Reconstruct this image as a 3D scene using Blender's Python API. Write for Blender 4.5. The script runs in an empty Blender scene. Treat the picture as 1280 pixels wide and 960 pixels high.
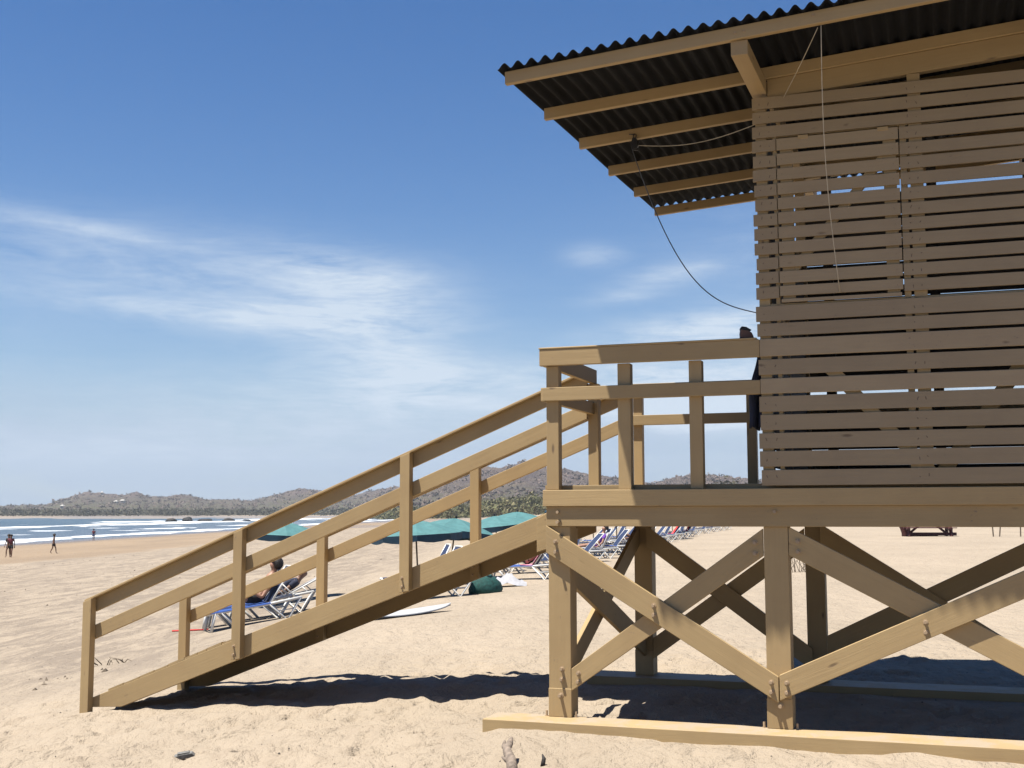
import bpy, bmesh, math, random
import numpy as np
from mathutils import Vector, Matrix, Euler
R = math.radians
random.seed(7); rng = np.random.default_rng(11)
sc = bpy.context.scene
COL = sc.collection

# ------------------------------------------------------------------ camera
EYE = 1.55
cam = bpy.data.cameras.new("camera"); camo = bpy.data.objects.new("camera", cam); COL.objects.link(camo)
cam.sensor_width = 36.0; cam.lens = 1540.7 / 1280 * 36.0
cam.clip_start = 0.05; cam.clip_end = 9000
camo.matrix_world = Matrix.Translation((0, 0, EYE)) @ Matrix.Rotation(R(90 + 5.97), 4, 'X') @ Matrix.Rotation(-0.0019, 4, 'Z')
sc.camera = camo

# ------------------------------------------------------------------ light, exposure
SKY = 0.050; SUN = 5.0
sc.view_settings.view_transform = 'Standard'; sc.view_settings.look = 'None'
sc.view_settings.gamma = 1.0; sc.view_settings.use_curve_mapping = False
sc.view_settings.exposure = 1.20
SDIR = Vector((-1.16, -0.62, 3.8)).normalized()          # towards the sun
sl = bpy.data.lights.new("sun", 'SUN'); sl.energy = SUN; sl.angle = R(0.53); sl.color = (1.0, 0.95, 0.86)
so = bpy.data.objects.new("sun", sl); COL.objects.link(so)
so.rotation_euler = (-SDIR).to_track_quat('-Z', 'Y').to_euler(); so.location = (0, -5, 30)

W = bpy.data.worlds.new("World"); sc.world = W; W.use_nodes = True
nt = W.node_tree; N = nt.nodes; Lk = nt.links
for n in list(N): N.remove(n)
def nd(t, **k):
    n = N.new(t)
    for a, b in k.items(): setattr(n, a, b)
    return n
def mt(op, a, b=None, c=None, clamp=False):
    n = N.new('ShaderNodeMath'); n.operation = op; n.use_clamp = clamp
    for i, v in enumerate((a, b, c)):
        if v is None: continue
        if isinstance(v, (int, float)): n.inputs[i].default_value = v
        else: Lk.new(v, n.inputs[i])
    return n.outputs[0]
out = nd('ShaderNodeOutputWorld'); bg = nd('ShaderNodeBackground')
bg.inputs['Strength'].default_value = SKY
sky = nd('ShaderNodeTexSky', sky_type='NISHITA', sun_disc=False)
sky.sun_elevation = math.asin(SDIR.z); sky.sun_rotation = math.atan2(SDIR.x, SDIR.y)
sky.altitude = 0; sky.air_density = 1.0; sky.dust_density = 0.1; sky.ozone_density = 3.0
tc = nd('ShaderNodeTexCoord'); sx = nd('ShaderNodeSeparateXYZ'); Lk.new(tc.outputs['Generated'], sx.inputs[0])
AZ = mt('MULTIPLY', mt('ARCTAN2', sx.outputs[0], sx.outputs[1]), 1540.7)       # 1540.7 = one radian in photograph pixels
EL = mt('MULTIPLY', mt('ARCSINE', sx.outputs[2]), 1540.7)
def noise2(sa, se, off, detail=8, rough=.6, dist=.6, rot=0.0):
    c = nd('ShaderNodeCombineXYZ')
    a = mt('ADD', AZ, mt('MULTIPLY', EL, rot))
    Lk.new(mt('MULTIPLY', a, sa), c.inputs[0]); Lk.new(mt('MULTIPLY', EL, se), c.inputs[1]); c.inputs[2].default_value = off
    n = nd('ShaderNodeTexNoise'); n.inputs['Scale'].default_value = 1; n.inputs['Detail'].default_value = detail
    n.inputs['Roughness'].default_value = rough; n.inputs['Distortion'].default_value = dist
    Lk.new(c.outputs[0], n.inputs['Vector']); return n.outputs['Fac']
def blob(u, v, su, sv, amp, tilt=0.0):
    # gaussian patch of cloud centred at an azimuth / elevation
    dx = mt('SUBTRACT', AZ, float(u - 640)); dy = mt('SUBTRACT', EL, float(641 - v))
    dy = mt('ADD', dy, mt('MULTIPLY', dx, tilt))
    q = mt('ADD', mt('POWER', mt('MULTIPLY', dx, 1 / su), 2.0), mt('POWER', mt('MULTIPLY', dy, 1 / sv), 2.0))
    # MATH power of negative base with exponent 2 is fine in Cycles
    return mt('MULTIPLY', mt('EXPONENT', mt('MULTIPLY', q, -1.0)), amp)
wisp = [(250, 345, 260, 46, .50, .05), (70, 300, 130, 13, .40, .12), (370, 402, 150, 19, .70, .02), (450, 385, 110, 34, .70, .02), (495, 460, 115, 40, .95, .10), (440, 340, 100, 22, .4, .1),
        (500, 515, 260, 48, .55, 0), (150, 560, 260, 30, .30, 0), (180, 395, 160, 16, .35, .10), (745, 322, 36, 13, .50, 0), (840, 347, 62, 13, .62, -.12), (775, 374, 50, 9, .48, -.1),
        (905, 414, 130, 20, 1.25, -.08), (850, 470, 190, 18, .9, 0), (885, 510, 95, 24, 2.8, 0), (798, 474, 30, 12, .8, 0), (1120, 330, 230, 90, .35, 0), (1180, 500, 260, 60, .8, 0), (300, 520, 300, 60, .20, 0), (700, 500, 120, 30, .3, 0), (-300, 420, 300, 60, .4, 0), (1700, 300, 300, 60, .4, 0)]
acc = None
for b in wisp:
    o = blob(b[0], b[1], b[2], b[3], b[4], b[5]); acc = o if acc is None else mt('ADD', acc, o)
n1 = noise2(.0052, .022, 3.1, 9, .62, .9, .5); n2 = noise2(.02, .06, 8.4, 6, .6, .4, .2)
tex = mt('ADD', mt('MULTIPLY', n1, 1.6), mt('MULTIPLY', n2, .5))
n3 = noise2(.011, .080, 5.5, 8, .66, 1.6, .45)
tex = mt('ADD', tex, mt('MULTIPLY', mt('SUBTRACT', n3, .5), .9))
tex = mt('SUBTRACT', tex, .52)
wm = mt('MULTIPLY', mt('MULTIPLY', acc, tex), 1.35, clamp=True)
# pale veil of thin cloud low over the bay
veil = mt('MULTIPLY', mt('EXPONENT', mt('MULTIPLY', mt('POWER', mt('MULTIPLY', mt('SUBTRACT', EL, 85.0), 1 / 75.0), 2.0), -1.0)), mt('ADD', mt('MULTIPLY', n1, .9), .10))
lowh = mt('MULTIPLY', mt('EXPONENT', mt('MULTIPLY', mt('ABSOLUTE', EL), -1 / 120.0)), .22)
lowh = mt('EXPONENT', mt('MULTIPLY', mt('ABSOLUTE', EL), -1 / 150.0))
vm = mt('MINIMUM', mt('ADD', mt('MULTIPLY', veil, .8), mt('MULTIPLY', lowh, .80), clamp=True), .93)
hs = nd('ShaderNodeHueSaturation'); hs.inputs['Saturation'].default_value = 1.32; hs.inputs['Hue'].default_value = .508
Lk.new(sky.outputs[0], hs.inputs['Color'])
m0 = nd('ShaderNodeMix', data_type='RGBA'); Lk.new(vm, m0.inputs['Factor']); Lk.new(hs.outputs[0], m0.inputs[6]); m0.inputs[7].default_value = (2.9, 3.95, 5.6, 1)
mx = nd('ShaderNodeMix', data_type='RGBA'); Lk.new(mt('MINIMUM', wm, .93), mx.inputs['Factor']); Lk.new(m0.outputs[2], mx.inputs[6]); mx.inputs[7].default_value = (5.6, 6.5, 7.6, 1)
CLOUD = mx
Lk.new(mx.outputs[2], bg.inputs['Color']); Lk.new(bg.outputs[0], out.inputs[0])

# ------------------------------------------------------------------ helpers
def tag(o, label=None, cat=None, group=None, kind=None):
    if label: o['label'] = label
    if cat: o['category'] = cat
    if group: o['group'] = group
    if kind: o['kind'] = kind
    return o
def empty(name, loc=(0, 0, 0), rz=0.0, label=None, cat=None, group=None):
    o = bpy.data.objects.new(name, None); COL.objects.link(o); o.location = loc; o.rotation_euler = (0, 0, rz)
    o.empty_display_size = .2
    return tag(o, label, cat, group)
def copy_tree(o, parent=None):
    c = o.copy(); COL.objects.link(c); c.parent = parent
    for ch in list(o.children): copy_tree(ch, c)
    return c
class MB:
    def __init__(s): s.v = []; s.f = []; s.m = []
    def add(s, vs, fs, mi=0):
        b = len(s.v); s.v += [tuple(map(float, p)) for p in vs]; s.f += [tuple(b + i for i in f) for f in fs]; s.m += [mi] * len(fs); return s
    def box(s, x0, x1, y0, y1, z0, z1, mi=0):
        return s.add([(x0, y0, z0), (x1, y0, z0), (x1, y1, z0), (x0, y1, z0), (x0, y0, z1), (x1, y0, z1), (x1, y1, z1), (x0, y1, z1)],
                     [(0, 3, 2, 1), (4, 5, 6, 7), (0, 1, 5, 4), (1, 2, 6, 5), (2, 3, 7, 6), (3, 0, 4, 7)], mi)
    def tube(s, pts, r, n=8, mi=0, cap=True):
        pts = [Vector(p) for p in pts]; rs = r if isinstance(r, (list, tuple)) else [r] * len(pts)
        base = len(s.v); up = None
        for i, p in enumerate(pts):
            d = (pts[min(i + 1, len(pts) - 1)] - pts[max(i - 1, 0)]).normalized()
            if up is None or abs(up.dot(d)) > .95: up = Vector((0, 0, 1)) if abs(d.z) < .9 else Vector((1, 0, 0))
            a = d.cross(up).normalized(); b = a.cross(d).normalized(); up = b
            for k in range(n):
                t = 2 * math.pi * k / n; q = p + (a * math.cos(t) + b * math.sin(t)) * rs[i]; s.v.append(tuple(q))
        for i in range(len(pts) - 1):
            for k in range(n):
                k2 = (k + 1) % n; s.f.append((base + i * n + k, base + i * n + k2, base + (i + 1) * n + k2, base + (i + 1) * n + k)); s.m.append(mi)
        if cap:
            s.f.append(tuple(base + k for k in range(n))[::-1]); s.m.append(mi)
            s.f.append(tuple(base + (len(pts) - 1) * n + k for k in range(n))); s.m.append(mi)
        return s
    def prism(s, poly, y0, y1, mi=0):
        n = len(poly); vs = [(x, y0, z) for x, z in poly] + [(x, y1, z) for x, z in poly]
        fs = [tuple(range(n)), tuple(range(2 * n - 1, n - 1, -1))] + [(i, i + n, (i + 1) % n + n, (i + 1) % n) for i in range(n)]
        return s.add(vs, fs, mi)
    def build(s, name, mats, parent=None, smooth=False, bevel=0.0, loc=None):
        me = bpy.data.meshes.new(name); me.from_pydata(s.v, [], s.f)
        if not isinstance(mats, (list, tuple)): mats = [mats]
        for m in mats: me.materials.append(m)
        me.polygons.foreach_set('material_index', s.m)
        bm = bmesh.new(); bm.from_mesh(me); bmesh.ops.recalc_face_normals(bm, faces=bm.faces)
        if smooth:
            for f in bm.faces: f.smooth = True
        bm.to_mesh(me); bm.free(); me.update()
        o = bpy.data.objects.new(name, me); COL.objects.link(o)
        if parent: o.parent = parent
        if loc is not None: o.location = loc
        if bevel:
            m = o.modifiers.new('bevel', 'BEVEL'); m.width = bevel; m.segments = 2; m.limit_method = 'ANGLE'; m.angle_limit = R(40)
        return o

# value noise for terrain
def vnoise(x, y, seed=0):
    xi = np.floor(x).astype(np.int64); yi = np.floor(y).astype(np.int64); fx = x - xi; fy = y - yi
    def h(a, b):
        n = (a * 374761393 + b * 668265263 + seed * 982451653) & 0xffffffff
        n = ((n ^ (n >> 13)) * 1274126177) & 0xffffffff
        return ((n ^ (n >> 16)) & 0xffff) / 65535.0
    ux = fx * fx * (3 - 2 * fx); uy = fy * fy * (3 - 2 * fy)
    return (h(xi, yi) * (1 - ux) + h(xi + 1, yi) * ux) * (1 - uy) + (h(xi, yi + 1) * (1 - ux) + h(xi + 1, yi + 1) * ux) * uy
def fbm(x, y, o=4, seed=0):
    t = 0; a = .5
    for i in range(o): t = t + a * (vnoise(x * 2 ** i, y * 2 ** i, seed + i) - .5); a *= .5
    return t

# ------------------------------------------------------------------ materials
def newmat(name):
    m = bpy.data.materials.new(name); m.use_nodes = True
    b = m.node_tree.nodes['Principled BSDF']; return m, m.node_tree, b
class NT:
    def __init__(s, t): s.t = t
    def n(s, typ, **k):
        x = s.t.nodes.new(typ)
        for a, b in k.items(): setattr(x, a, b)
        return x
    def l(s, a, b): s.t.links.new(a, b)
    def math(s, op, a, b=None, clamp=False):
        n = s.n('ShaderNodeMath', operation=op, use_clamp=clamp)
        for i, v in enumerate((a, b)):
            if v is None: continue
            if isinstance(v, (int, float)): n.inputs[i].default_value = v
            else: s.l(v, n.inputs[i])
        return n.outputs[0]
    def noise(s, vec, scale, detail=4, rough=.55, dist=0, mscale=None, off=None):
        if mscale or off:
            mp = s.n('ShaderNodeMapping'); s.l(vec, mp.inputs[0])
            if mscale: mp.inputs['Scale'].default_value = mscale
            if off is not None:
                if hasattr(off, 'links'): s.l(off, mp.inputs['Location'])
                else: mp.inputs['Location'].default_value = off
            vec = mp.outputs[0]
        n = s.n('ShaderNodeTexNoise'); s.l(vec, n.inputs['Vector']); n.inputs['Scale'].default_value = scale
        n.inputs['Detail'].default_value = detail; n.inputs['Roughness'].default_value = rough; n.inputs['Distortion'].default_value = dist
        return n.outputs['Fac']
    def ramp(s, f, pts):
        r = s.n('ShaderNodeValToRGB'); s.l(f, r.inputs[0]); e = r.color_ramp.elements
        while len(e) < len(pts): e.new(.5)
        for i, (p, c) in enumerate(pts): e[i].position = p; e[i].color = (*c, 1) if len(c) == 3 else c
        return r.outputs[0]
    def rng(s, f, a, b, c=0., d=1.):
        r = s.n('ShaderNodeMapRange'); s.l(f, r.inputs[0])
        for i, v in enumerate((a, b, c, d)): r.inputs[1 + i].default_value = v
        return r.outputs[0]
    def mix(s, f, a, b, blend='MIX'):
        m = s.n('ShaderNodeMix', data_type='RGBA', blend_type=blend)
        if isinstance(f, (int, float)): m.inputs[0].default_value = f
        else: s.l(f, m.inputs[0])
        for i, v in ((6, a), (7, b)):
            if isinstance(v, tuple): m.inputs[i].default_value = (*v, 1)
            else: s.l(v, m.inputs[i])
        return m.outputs[2]
    def bump(s, h, strength, dist, normal=None):
        b = s.n('ShaderNodeBump'); s.l(h, b.inputs['Height']); b.inputs['Strength'].default_value = strength; b.inputs['Distance'].default_value = dist
        if normal: s.l(normal, b.inputs['Normal'])
        return b.outputs[0]

def timber(name, base, tint=(0.2, 0.145, 0.085), rough=.62, wear=.8):
    m, t, b = newmat(name); T = NT(t)
    c = T.n('ShaderNodeTexCoord').outputs['Object']; oi = T.n('ShaderNodeObjectInfo')
    off = T.n('ShaderNodeCombineXYZ'); rr = T.math('MULTIPLY', oi.outputs['Random'], 37.0)
    for i in range(3): T.l(rr, off.inputs[i])
    va = T.n('ShaderNodeVectorMath', operation='ADD'); T.l(c, va.inputs[0]); T.l(off.outputs[0], va.inputs[1]); v = va.outputs[0]
    grain = T.noise(v, 1, 6, .65, .4, (1.6, 34, 34)); fine = T.noise(v, 1, 3, .6, 0, (8, 160, 160))
    blot = T.noise(v, 2.2, 4, .6); spot = T.noise(v, 26, 3, .6, 0, (1, 2, 2))
    col = T.mix(T.rng(grain, .35, .70, 0, .30), base, tuple(x * .72 for x in base))
    col = T.mix(T.rng(blot, .38, .66, 0, .45), col, tint)
    # small knots and chips of bare wood / dirt
    knot = T.n('ShaderNodeTexVoronoi'); knot.inputs['Scale'].default_value = 1.0
    mp = T.n('ShaderNodeMapping'); mp.inputs['Scale'].default_value = (2.6, 9, 9); T.l(v, mp.inputs[0]); T.l(mp.outputs[0], knot.inputs['Vector'])
    kn = T.rng(knot.outputs['Distance'], .05, .13, 1, 0)
    kn = T.math('MULTIPLY', kn, T.rng(T.noise(v, 5, 1), .50, .58, 0, .75))
    col = T.mix(kn, col, (.10, .065, .04))
    chip = T.math('MULTIPLY', T.rng(spot, .66, .72, 0, 1), T.rng(blot, .5, .65, 0, wear))
    col = T.mix(chip, col, (.16, .12, .09))
    vr = T.rng(oi.outputs['Random'], 0, 1, .90, 1.07); hv = T.n('ShaderNodeHueSaturation'); T.l(col, hv.inputs['Color']); T.l(vr, hv.inputs['Value'])
    T.l(hv.outputs[0], b.inputs['Base Color'])
    b.inputs['Roughness'].default_value = rough; b.inputs['Specular IOR Level'].default_value = .35
    h = T.math('ADD', T.math('MULTIPLY', grain, .7), T.math('MULTIPLY', fine, .35))
    h = T.math('SUBTRACT', h, T.math('MULTIPLY', kn, .5))
    T.l(T.bump(h, .5, .004), b.inputs['Normal'])
    return m
def simple(name, col, rough=.6, metal=0, var=.15, scale=12, bump=.0, spec=.5):
    m, t, b = newmat(name); T = NT(t); c = T.n('ShaderNodeTexCoord').outputs['Object']
    f = T.noise(c, scale, 4, .6)
    T.l(T.mix(T.rng(f, .3, .7), col, tuple(x * (1 - var * 2) for x in col)), b.inputs['Base Color'])
    b.inputs['Roughness'].default_value = rough; b.inputs['Metallic'].default_value = metal; b.inputs['Specular IOR Level'].default_value = spec
    if bump: T.l(T.bump(f, bump, .01), b.inputs['Normal'])
    return m
PAINT = (.335, .238, .118)
M = {}
M['tan'] = timber('tan_paint', PAINT, (.26, .178, .088))
M['slat'] = timber('tan_paint_slats', (.295, .222, .135), (.225, .165, .105))
M['dusty'] = timber('sand_dusted_paint', PAINT, (.26, .178, .088)); T = NT(M['dusty'].node_tree); b_ = M['dusty'].node_tree.nodes['Principled BSDF']
g_ = T.n('ShaderNodeNewGeometry'); sz = T.n('ShaderNodeSeparateXYZ'); T.l(g_.outputs['Normal'], sz.inputs[0])
dn = T.rng(T.noise(g_.outputs['Position'], 3.2, 6, .7, .5), .44, .56, .1, 1); dn = T.math('MULTIPLY', dn, T.rng(sz.outputs[2], .5, .9))
src = b_.inputs['Base Color'].links[0].from_socket; T.l(T.mix(dn, src, (.30, .24, .17)), b_.inputs['Base Color'])
M['nail'] = simple('nail_rust', (.10, .06, .04), .6)
M['bolt'] = simple('painted_bolt', (.40, .29, .18), .5)
M['sheet'] = simple('dark_sheet', (.011, .0115, .0135), .85, 0, .2, 3, .05, .12)
M['white'] = simple('white_frame', (.55, .55, .53), .4, 0, .06)
M['blue'] = simple('blue_sling', (.02, .075, .30), .75, 0, .2, 30)
M['navy'] = simple('navy_sling', (.012, .028, .085), .8, 0, .2, 30)
M['teal'] = simple('teal_canvas', (.050, .150, .155), .8, 0, .14, 5, .1)
M['teal2'] = simple('blue_canvas', (.02, .075, .125), .8, 0, .14, 5, .1)
M['val'] = simple('shade_darkened_canvas', (.012, .05, .085), .8, 0, .2, 5, .1)  # valance cloth, its shaded side painted in as darker blue
M['dark'] = simple('dark_cloth', (.016, .021, .045), .9, 0, .2, 20, .2)
M['pole'] = simple('umbrella_pole', (.12, .085, .06), .6)
M['skin'] = simple('skin_tan', (.27, .14, .09), .55, 0, .08)
M['skin2'] = simple('skin_brown', (.15, .075, .045), .55, 0, .08)
M['hair'] = simple('dark_hair', (.015, .010, .008), .6)
M['black'] = simple('black_fabric', (.012, .012, .015), .9)
M['maroon'] = simple('maroon_fabric', (.12, .02, .03), .9)
M['bluefab'] = simple('blue_fabric', (.03, .07, .22), .9)
M['pink'] = simple('pink_towel', (.75, .30, .38), .95, 0, .3, 16)
M['towel'] = simple('white_towel', (.32, .32, .34), .95, 0, .12, 16, .3)
M['purple'] = simple('purple_fabric', (.18, .06, .42), .9)
M['red'] = simple('red_fabric', (.55, .03, .03), .8)
M['green'] = simple('dark_green_fabric', (.012, .085, .075), .85, 0, .3, 18, .4)
M['board'] = simple('white_board', (.40, .40, .40), .35, 0, .04)
M['drift'] = simple('driftwood', (.24, .19, .15), .9, 0, .3, 30, .8)
M['char'] = simple('charred_wood', (.035, .03, .028), .9, 0, .3, 40, .8)
M['rust'] = simple('red_brown_paint', (.085, .022, .020), .7, 0, .2)
M['grey'] = simple('grey_wood', (.17, .165, .155), .85, 0, .3, 25, .5)
M['rope'] = simple('pale_rope', (.42, .37, .29), .9)
M['cable'] = simple('dark_cable', (.10, .10, .10), .6)
M['metal'] = simple('pulley_metal', (.06, .06, .065), .4, .7)
M['rock'] = simple('dark_rock', (.012, .012, .012), .8, 0, .3, .8, .4)
M['wall'] = simple('house_wall', (.36, .34, .31), .8)
M['tile'] = simple('house_roof', (.35, .16, .10), .8)
M['twig'] = simple('dry_twig', (.13, .10, .07), .9)
M['interior_shade'] = timber('shade_darkened_wood', (.055, .042, .030), (.04, .03, .022))  # cabin's inner shade painted in as near-black wood colour

# sand
m, t, b = newmat('beach_sand'); T = NT(t); P = T.n('ShaderNodeNewGeometry').outputs['Position']
sp = T.n('ShaderNodeSeparateXYZ'); T.l(P, sp.inputs[0]); X, Y = sp.outputs[0], sp.outputs[1]
big = T.noise(P, .35, 5, .6, 0, (1, .5, 1)); mid = T.noise(P, 4.2, 5, .6, .3, (1, .6, 1)); fin = T.noise(P, 15, 4, .6); gr = T.noise(P, 260, 3, .7)
dry = T.mix(T.rng(big, .35, .68), (.298, .244, .183), (.252, .207, .155))
dry = T.mix(T.rng(mid, .50, .74, 0, .35), dry, (.20, .155, .112))
dry = T.mix(T.rng(gr, .60, .75, 0, .35), dry, (.18, .14, .10))
# trampled, greyer strip of sand seaward of the stairs
tr = T.noise(P, 1.5, 6, .78, .6, (1, .24, 1))
strip = T.math('MULTIPLY', T.rng(X, -7.5, -14, 0, 1), T.rng(X, -30, -36, 1, 0))
near = T.math('MULTIPLY', T.rng(X, -3.2, -5.5, 0, 1), T.rng(Y, 14, 18, 0, 1))
dry = T.mix(T.math('MULTIPLY', T.rng(tr, .44, .56, .15, 1), T.math('MAXIMUM', strip, near)), dry, (.185, .150, .115))
# damp sand towards the sea
wob = T.math('MULTIPLY', T.math('SUBTRACT', T.noise(P, .05, 4, .6), .5), 14.)
XW = T.math('ADD', X, wob)
damp = T.math('MULTIPLY', T.rng(XW, -34, -31.5, 1, 0), T.rng(Y, 850, 950, 1, 0)); wet = T.math('MULTIPLY', T.rng(XW, -64, -57, 1, 0), T.rng(Y, 850, 950, 1, 0))
wc = T.mix(T.rng(T.noise(P, .12, 5, .6, 0, (1, .3, 1)), .4, .65), (.225, .168, .112), (.185, .138, .094))
col = T.mix(damp, dry, wc); col = T.mix(wet, col, (.13, .105, .085))
# flat wet tidal flats further along the bay
bx = T.math('MULTIPLY', T.rng(X, -14, -24, 0, 1), T.rng(Y, 270, 300, 0, 1))
st = T.noise(P, 1, 4, .6, .3, (.006, .016, 1)); flat = T.math('MULTIPLY', bx, T.rng(st, .50, .54, 0, 1))
col = T.mix(flat, col, (.12, .10, .09)); 
T.l(col, b.inputs['Base Color'])
ro = T.math('SUBTRACT', .95, T.math('MULTIPLY', T.math('MAXIMUM', wet, flat), .72)); T.l(ro, b.inputs['Roughness']); b.inputs['Specular IOR Level'].default_value = .3
h = T.math('ADD', T.math('MULTIPLY', mid, 2.2), T.math('ADD', T.math('MULTIPLY', fin, .45), T.math('MULTIPLY', gr, .06)))
T.l(T.bump(h, 1.0, .06), b.inputs['Normal']); M['sand'] = m

# water with foam
SH = -71.0
m, t, b = newmat('sea_water'); T = NT(t); P = T.n('ShaderNodeNewGeometry').outputs['Position']
sp = T.n('ShaderNodeSeparateXYZ'); T.l(P, sp.inputs[0]); X, Y = sp.outputs[0], sp.outputs[1]
S0 = T.math('SUBTRACT', SH, X)                                      # metres seaward of the waterline
S = T.math('ADD', S0, T.math('MULTIPLY', T.math('SUBTRACT', T.noise(P, .022, 5, .6), .5), 26.))
def band(c, w, sc_, lo, hi):
    g = T.math('MULTIPLY', T.math('SUBTRACT', S, float(c)), 1.0 / w); g = T.math('POWER', g, 2.0); g = T.math('EXPONENT', T.math('MULTIPLY', g, -1.0))
    return T.math('MULTIPLY', g, T.rng(T.noise(P, 1, 4, .6, 0, (sc_ * .6, sc_, 1), (c, 0, 0)), lo, hi, 0, 1.5))
fo = band(5, 3.6, .02, .25, .42)
for c, w, s_, lo, hi in ((24, 4, .02, .47, .57), (44, 4, .022, .52, .60), (78, 13, .010, .38, .50), (118, 8, .012, .52, .60), (200, 9, .009, .55, .62)):
    fo = T.math('MAXIMUM', fo, band(c, w, s_, lo, hi))
brk = T.noise(P, .5, 6, .75, 0, (1, .5, 1)); foam = T.rng(T.math('MULTIPLY', fo, T.rng(brk, .32, .58, .25, 1.2)), .35, .62)
wcol = T.mix(T.rng(S, 10, 130), (.05, .062, .075), (.006, .026, .036))
T.l(T.mix(foam, wcol, (.52, .54, .56)), b.inputs['Base Color'])
T.l(T.rng(foam, 0, 1, .22, .8), b.inputs['Roughness']); b.inputs['IOR'].default_value = 1.33
wv = T.noise(P, 1, 6, .7, .4, (.35, .16, 1)); T.l(T.bump(wv, .8, .5), b.inputs['Normal']); M['water'] = m

# hills and far woods
m, t, b = newmat('dry_forest_hills'); T = NT(t); P = T.n('ShaderNodeNewGeometry').outputs['Position']
sp = T.n('ShaderNodeSeparateXYZ'); T.l(P, sp.inputs[0]); Z = sp.outputs[2]
a = T.noise(P, .008, 6, .65); c_ = T.noise(P, .05, 6, .75); d_ = T.noise(P, .22, 4, .75)
c1 = T.mix(T.rng(a, .4, .62), (.108, .076, .074), (.078, .060, .064)); c1 = T.mix(T.rng(c_, .50, .66, 0, .8), c1, (.175, .125, .092))
gsel = T.math('MULTIPLY', T.rng(Z, 6, 40, .95, .16), T.rng(c_, .34, .56))
c1 = T.mix(gsel, c1, T.mix(T.rng(d_, .4, .6), (.065, .075, .032), (.095, .095, .045)))
c1 = T.mix(T.rng(d_, .5, .7, 0, .75), c1, (.035, .030, .028)); T.l(c1, b.inputs['Base Color']); b.inputs['Roughness'].default_value = .95
b.inputs['Specular IOR Level'].default_value = .1; T.l(T.bump(T.math('ADD', d_, c_), 1, 6), b.inputs['Normal']); M['hills'] = m
def leafmat(name, c1, c2, c3):
    m, t, b = newmat(name); T = NT(t); P = T.n('ShaderNodeNewGeometry').outputs['Position']
    f = T.noise(P, .12, 3, .7); g = T.noise(P, .9, 2, .7)
    c = T.mix(T.rng(f, .40, .60), c1, c2); T.l(T.mix(T.rng(g, .45, .65), c, c3), b.inputs['Base Color']); b.inputs['Roughness'].default_value = .8; b.inputs['Specular IOR Level'].default_value = .15
    return m
M['leaf'] = leafmat('scrub_leaves', (.095, .100, .042), (.17, .145, .078), (.060, .070, .030))
M['leaf2'] = leafmat('green_leaves', (.060, .062, .040), (.085, .075, .055), (.045, .046, .032))
M['dryleaf'] = leafmat('bare_dry_crowns', (.125, .09, .080), (.095, .072, .070), (.15, .115, .085))

# ------------------------------------------------------------------ terrain
GX = [-3500, -300, -120, -71, -61, -40, -12, -6, -4.3, -2, -.7, .3, 2, 10, 22, 60, 3500]
GZ = [-12, -7, -4.2, -2.62, -2.35, -1.9, -1.15, -.70, -.42, -.26, -.18, -.12, -.08, -.02, .2, .4, .6]
def ground_h(x, y):
    x = np.asarray(x, float); y = np.asarray(y, float)
    z = np.interp(x, GX, GZ)
    far = np.interp(y + .05 * x, [850, 1010, 1330, 1700, 3500], [-9, -2.62, -1.1, .5, 3])
    z = np.maximum(z, far)
    z = z + np.where(x > -80, np.interp(y, [200, 700, 1200], [0, .5, 1.4]), 0) * np.clip((x + 80) / 60, 0, 1)
    return z
def sand_bumps(x, y):
    d = np.hypot(x, y)
    lo = np.clip(1.25 - d / 40, .0, 1); hi = np.clip(1 - (d - 13) / 6, 0, 1) * np.clip(1 - (np.abs(x) - 6) / 3, 0, 1); lo = lo * np.clip(1 - (np.abs(x) - 9) / 12, .15, 1)
    b = .10 * fbm(x * 1.1, y * 1.4, 2, 1) * lo + (.115 * fbm(x * 2.8, y * 3.6, 3, 5) + .034 * fbm(x * 8, y * 10, 2, 8)) * hi
    r = np.abs(fbm(x * 2.1 + 9, y * 3.4, 3, 9)); b = b - .14 * np.clip(.06 - r, 0, 1) * hi
    return b
def gz(x, y):
    return float(ground_h(x, y) + sand_bumps(np.array(x, float), np.array(y, float)))
def graded(lo, hi, a, b_, step, gmax=1.045):
    c = list(np.arange(a, b_, step)); s = step; v = c[-1]
    while v < hi: s *= gmax; v += s; c.append(v)
    s = step; v = a; left = []
    while v > lo: s *= gmax; v -= s; left.append(v)
    return np.array(left[::-1] + c)
gx = graded(-3300, 3300, -6.2, 5.2, .032, 1.05); gy = graded(-40, 3300, 6.6, 15.0, .032, 1.04)
GXm, GYm = np.meshgrid(gx, gy)
Zg = ground_h(GXm, GYm) + sand_bumps(GXm, GYm)
# footprints pressed into the sand
fp = []
for k in range(330):
    fx, fy = rng.uniform(-5.5, 4.5), rng.uniform(7.2, 14); an = rng.uniform(0, 6.28); fp.append((fx, fy, an))
for fx, fy, an in fp:
    i0, i1 = np.searchsorted(gx, [fx - .4, fx + .4]); j0, j1 = np.searchsorted(gy, [fy - .4, fy + .4])
    xs = GXm[j0:j1, i0:i1] - fx; ys = GYm[j0:j1, i0:i1] - fy
    u = (xs * math.cos(an) + ys * math.sin(an)) / .15; v = (-xs * math.sin(an) + ys * math.cos(an)) / .065
    q = u * u + v * v; Zg[j0:j1, i0:i1] += -.034 * np.exp(-q * 1.2) + .016 * np.exp(-((np.sqrt(q) - 1.5) ** 2) * 4)
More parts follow.
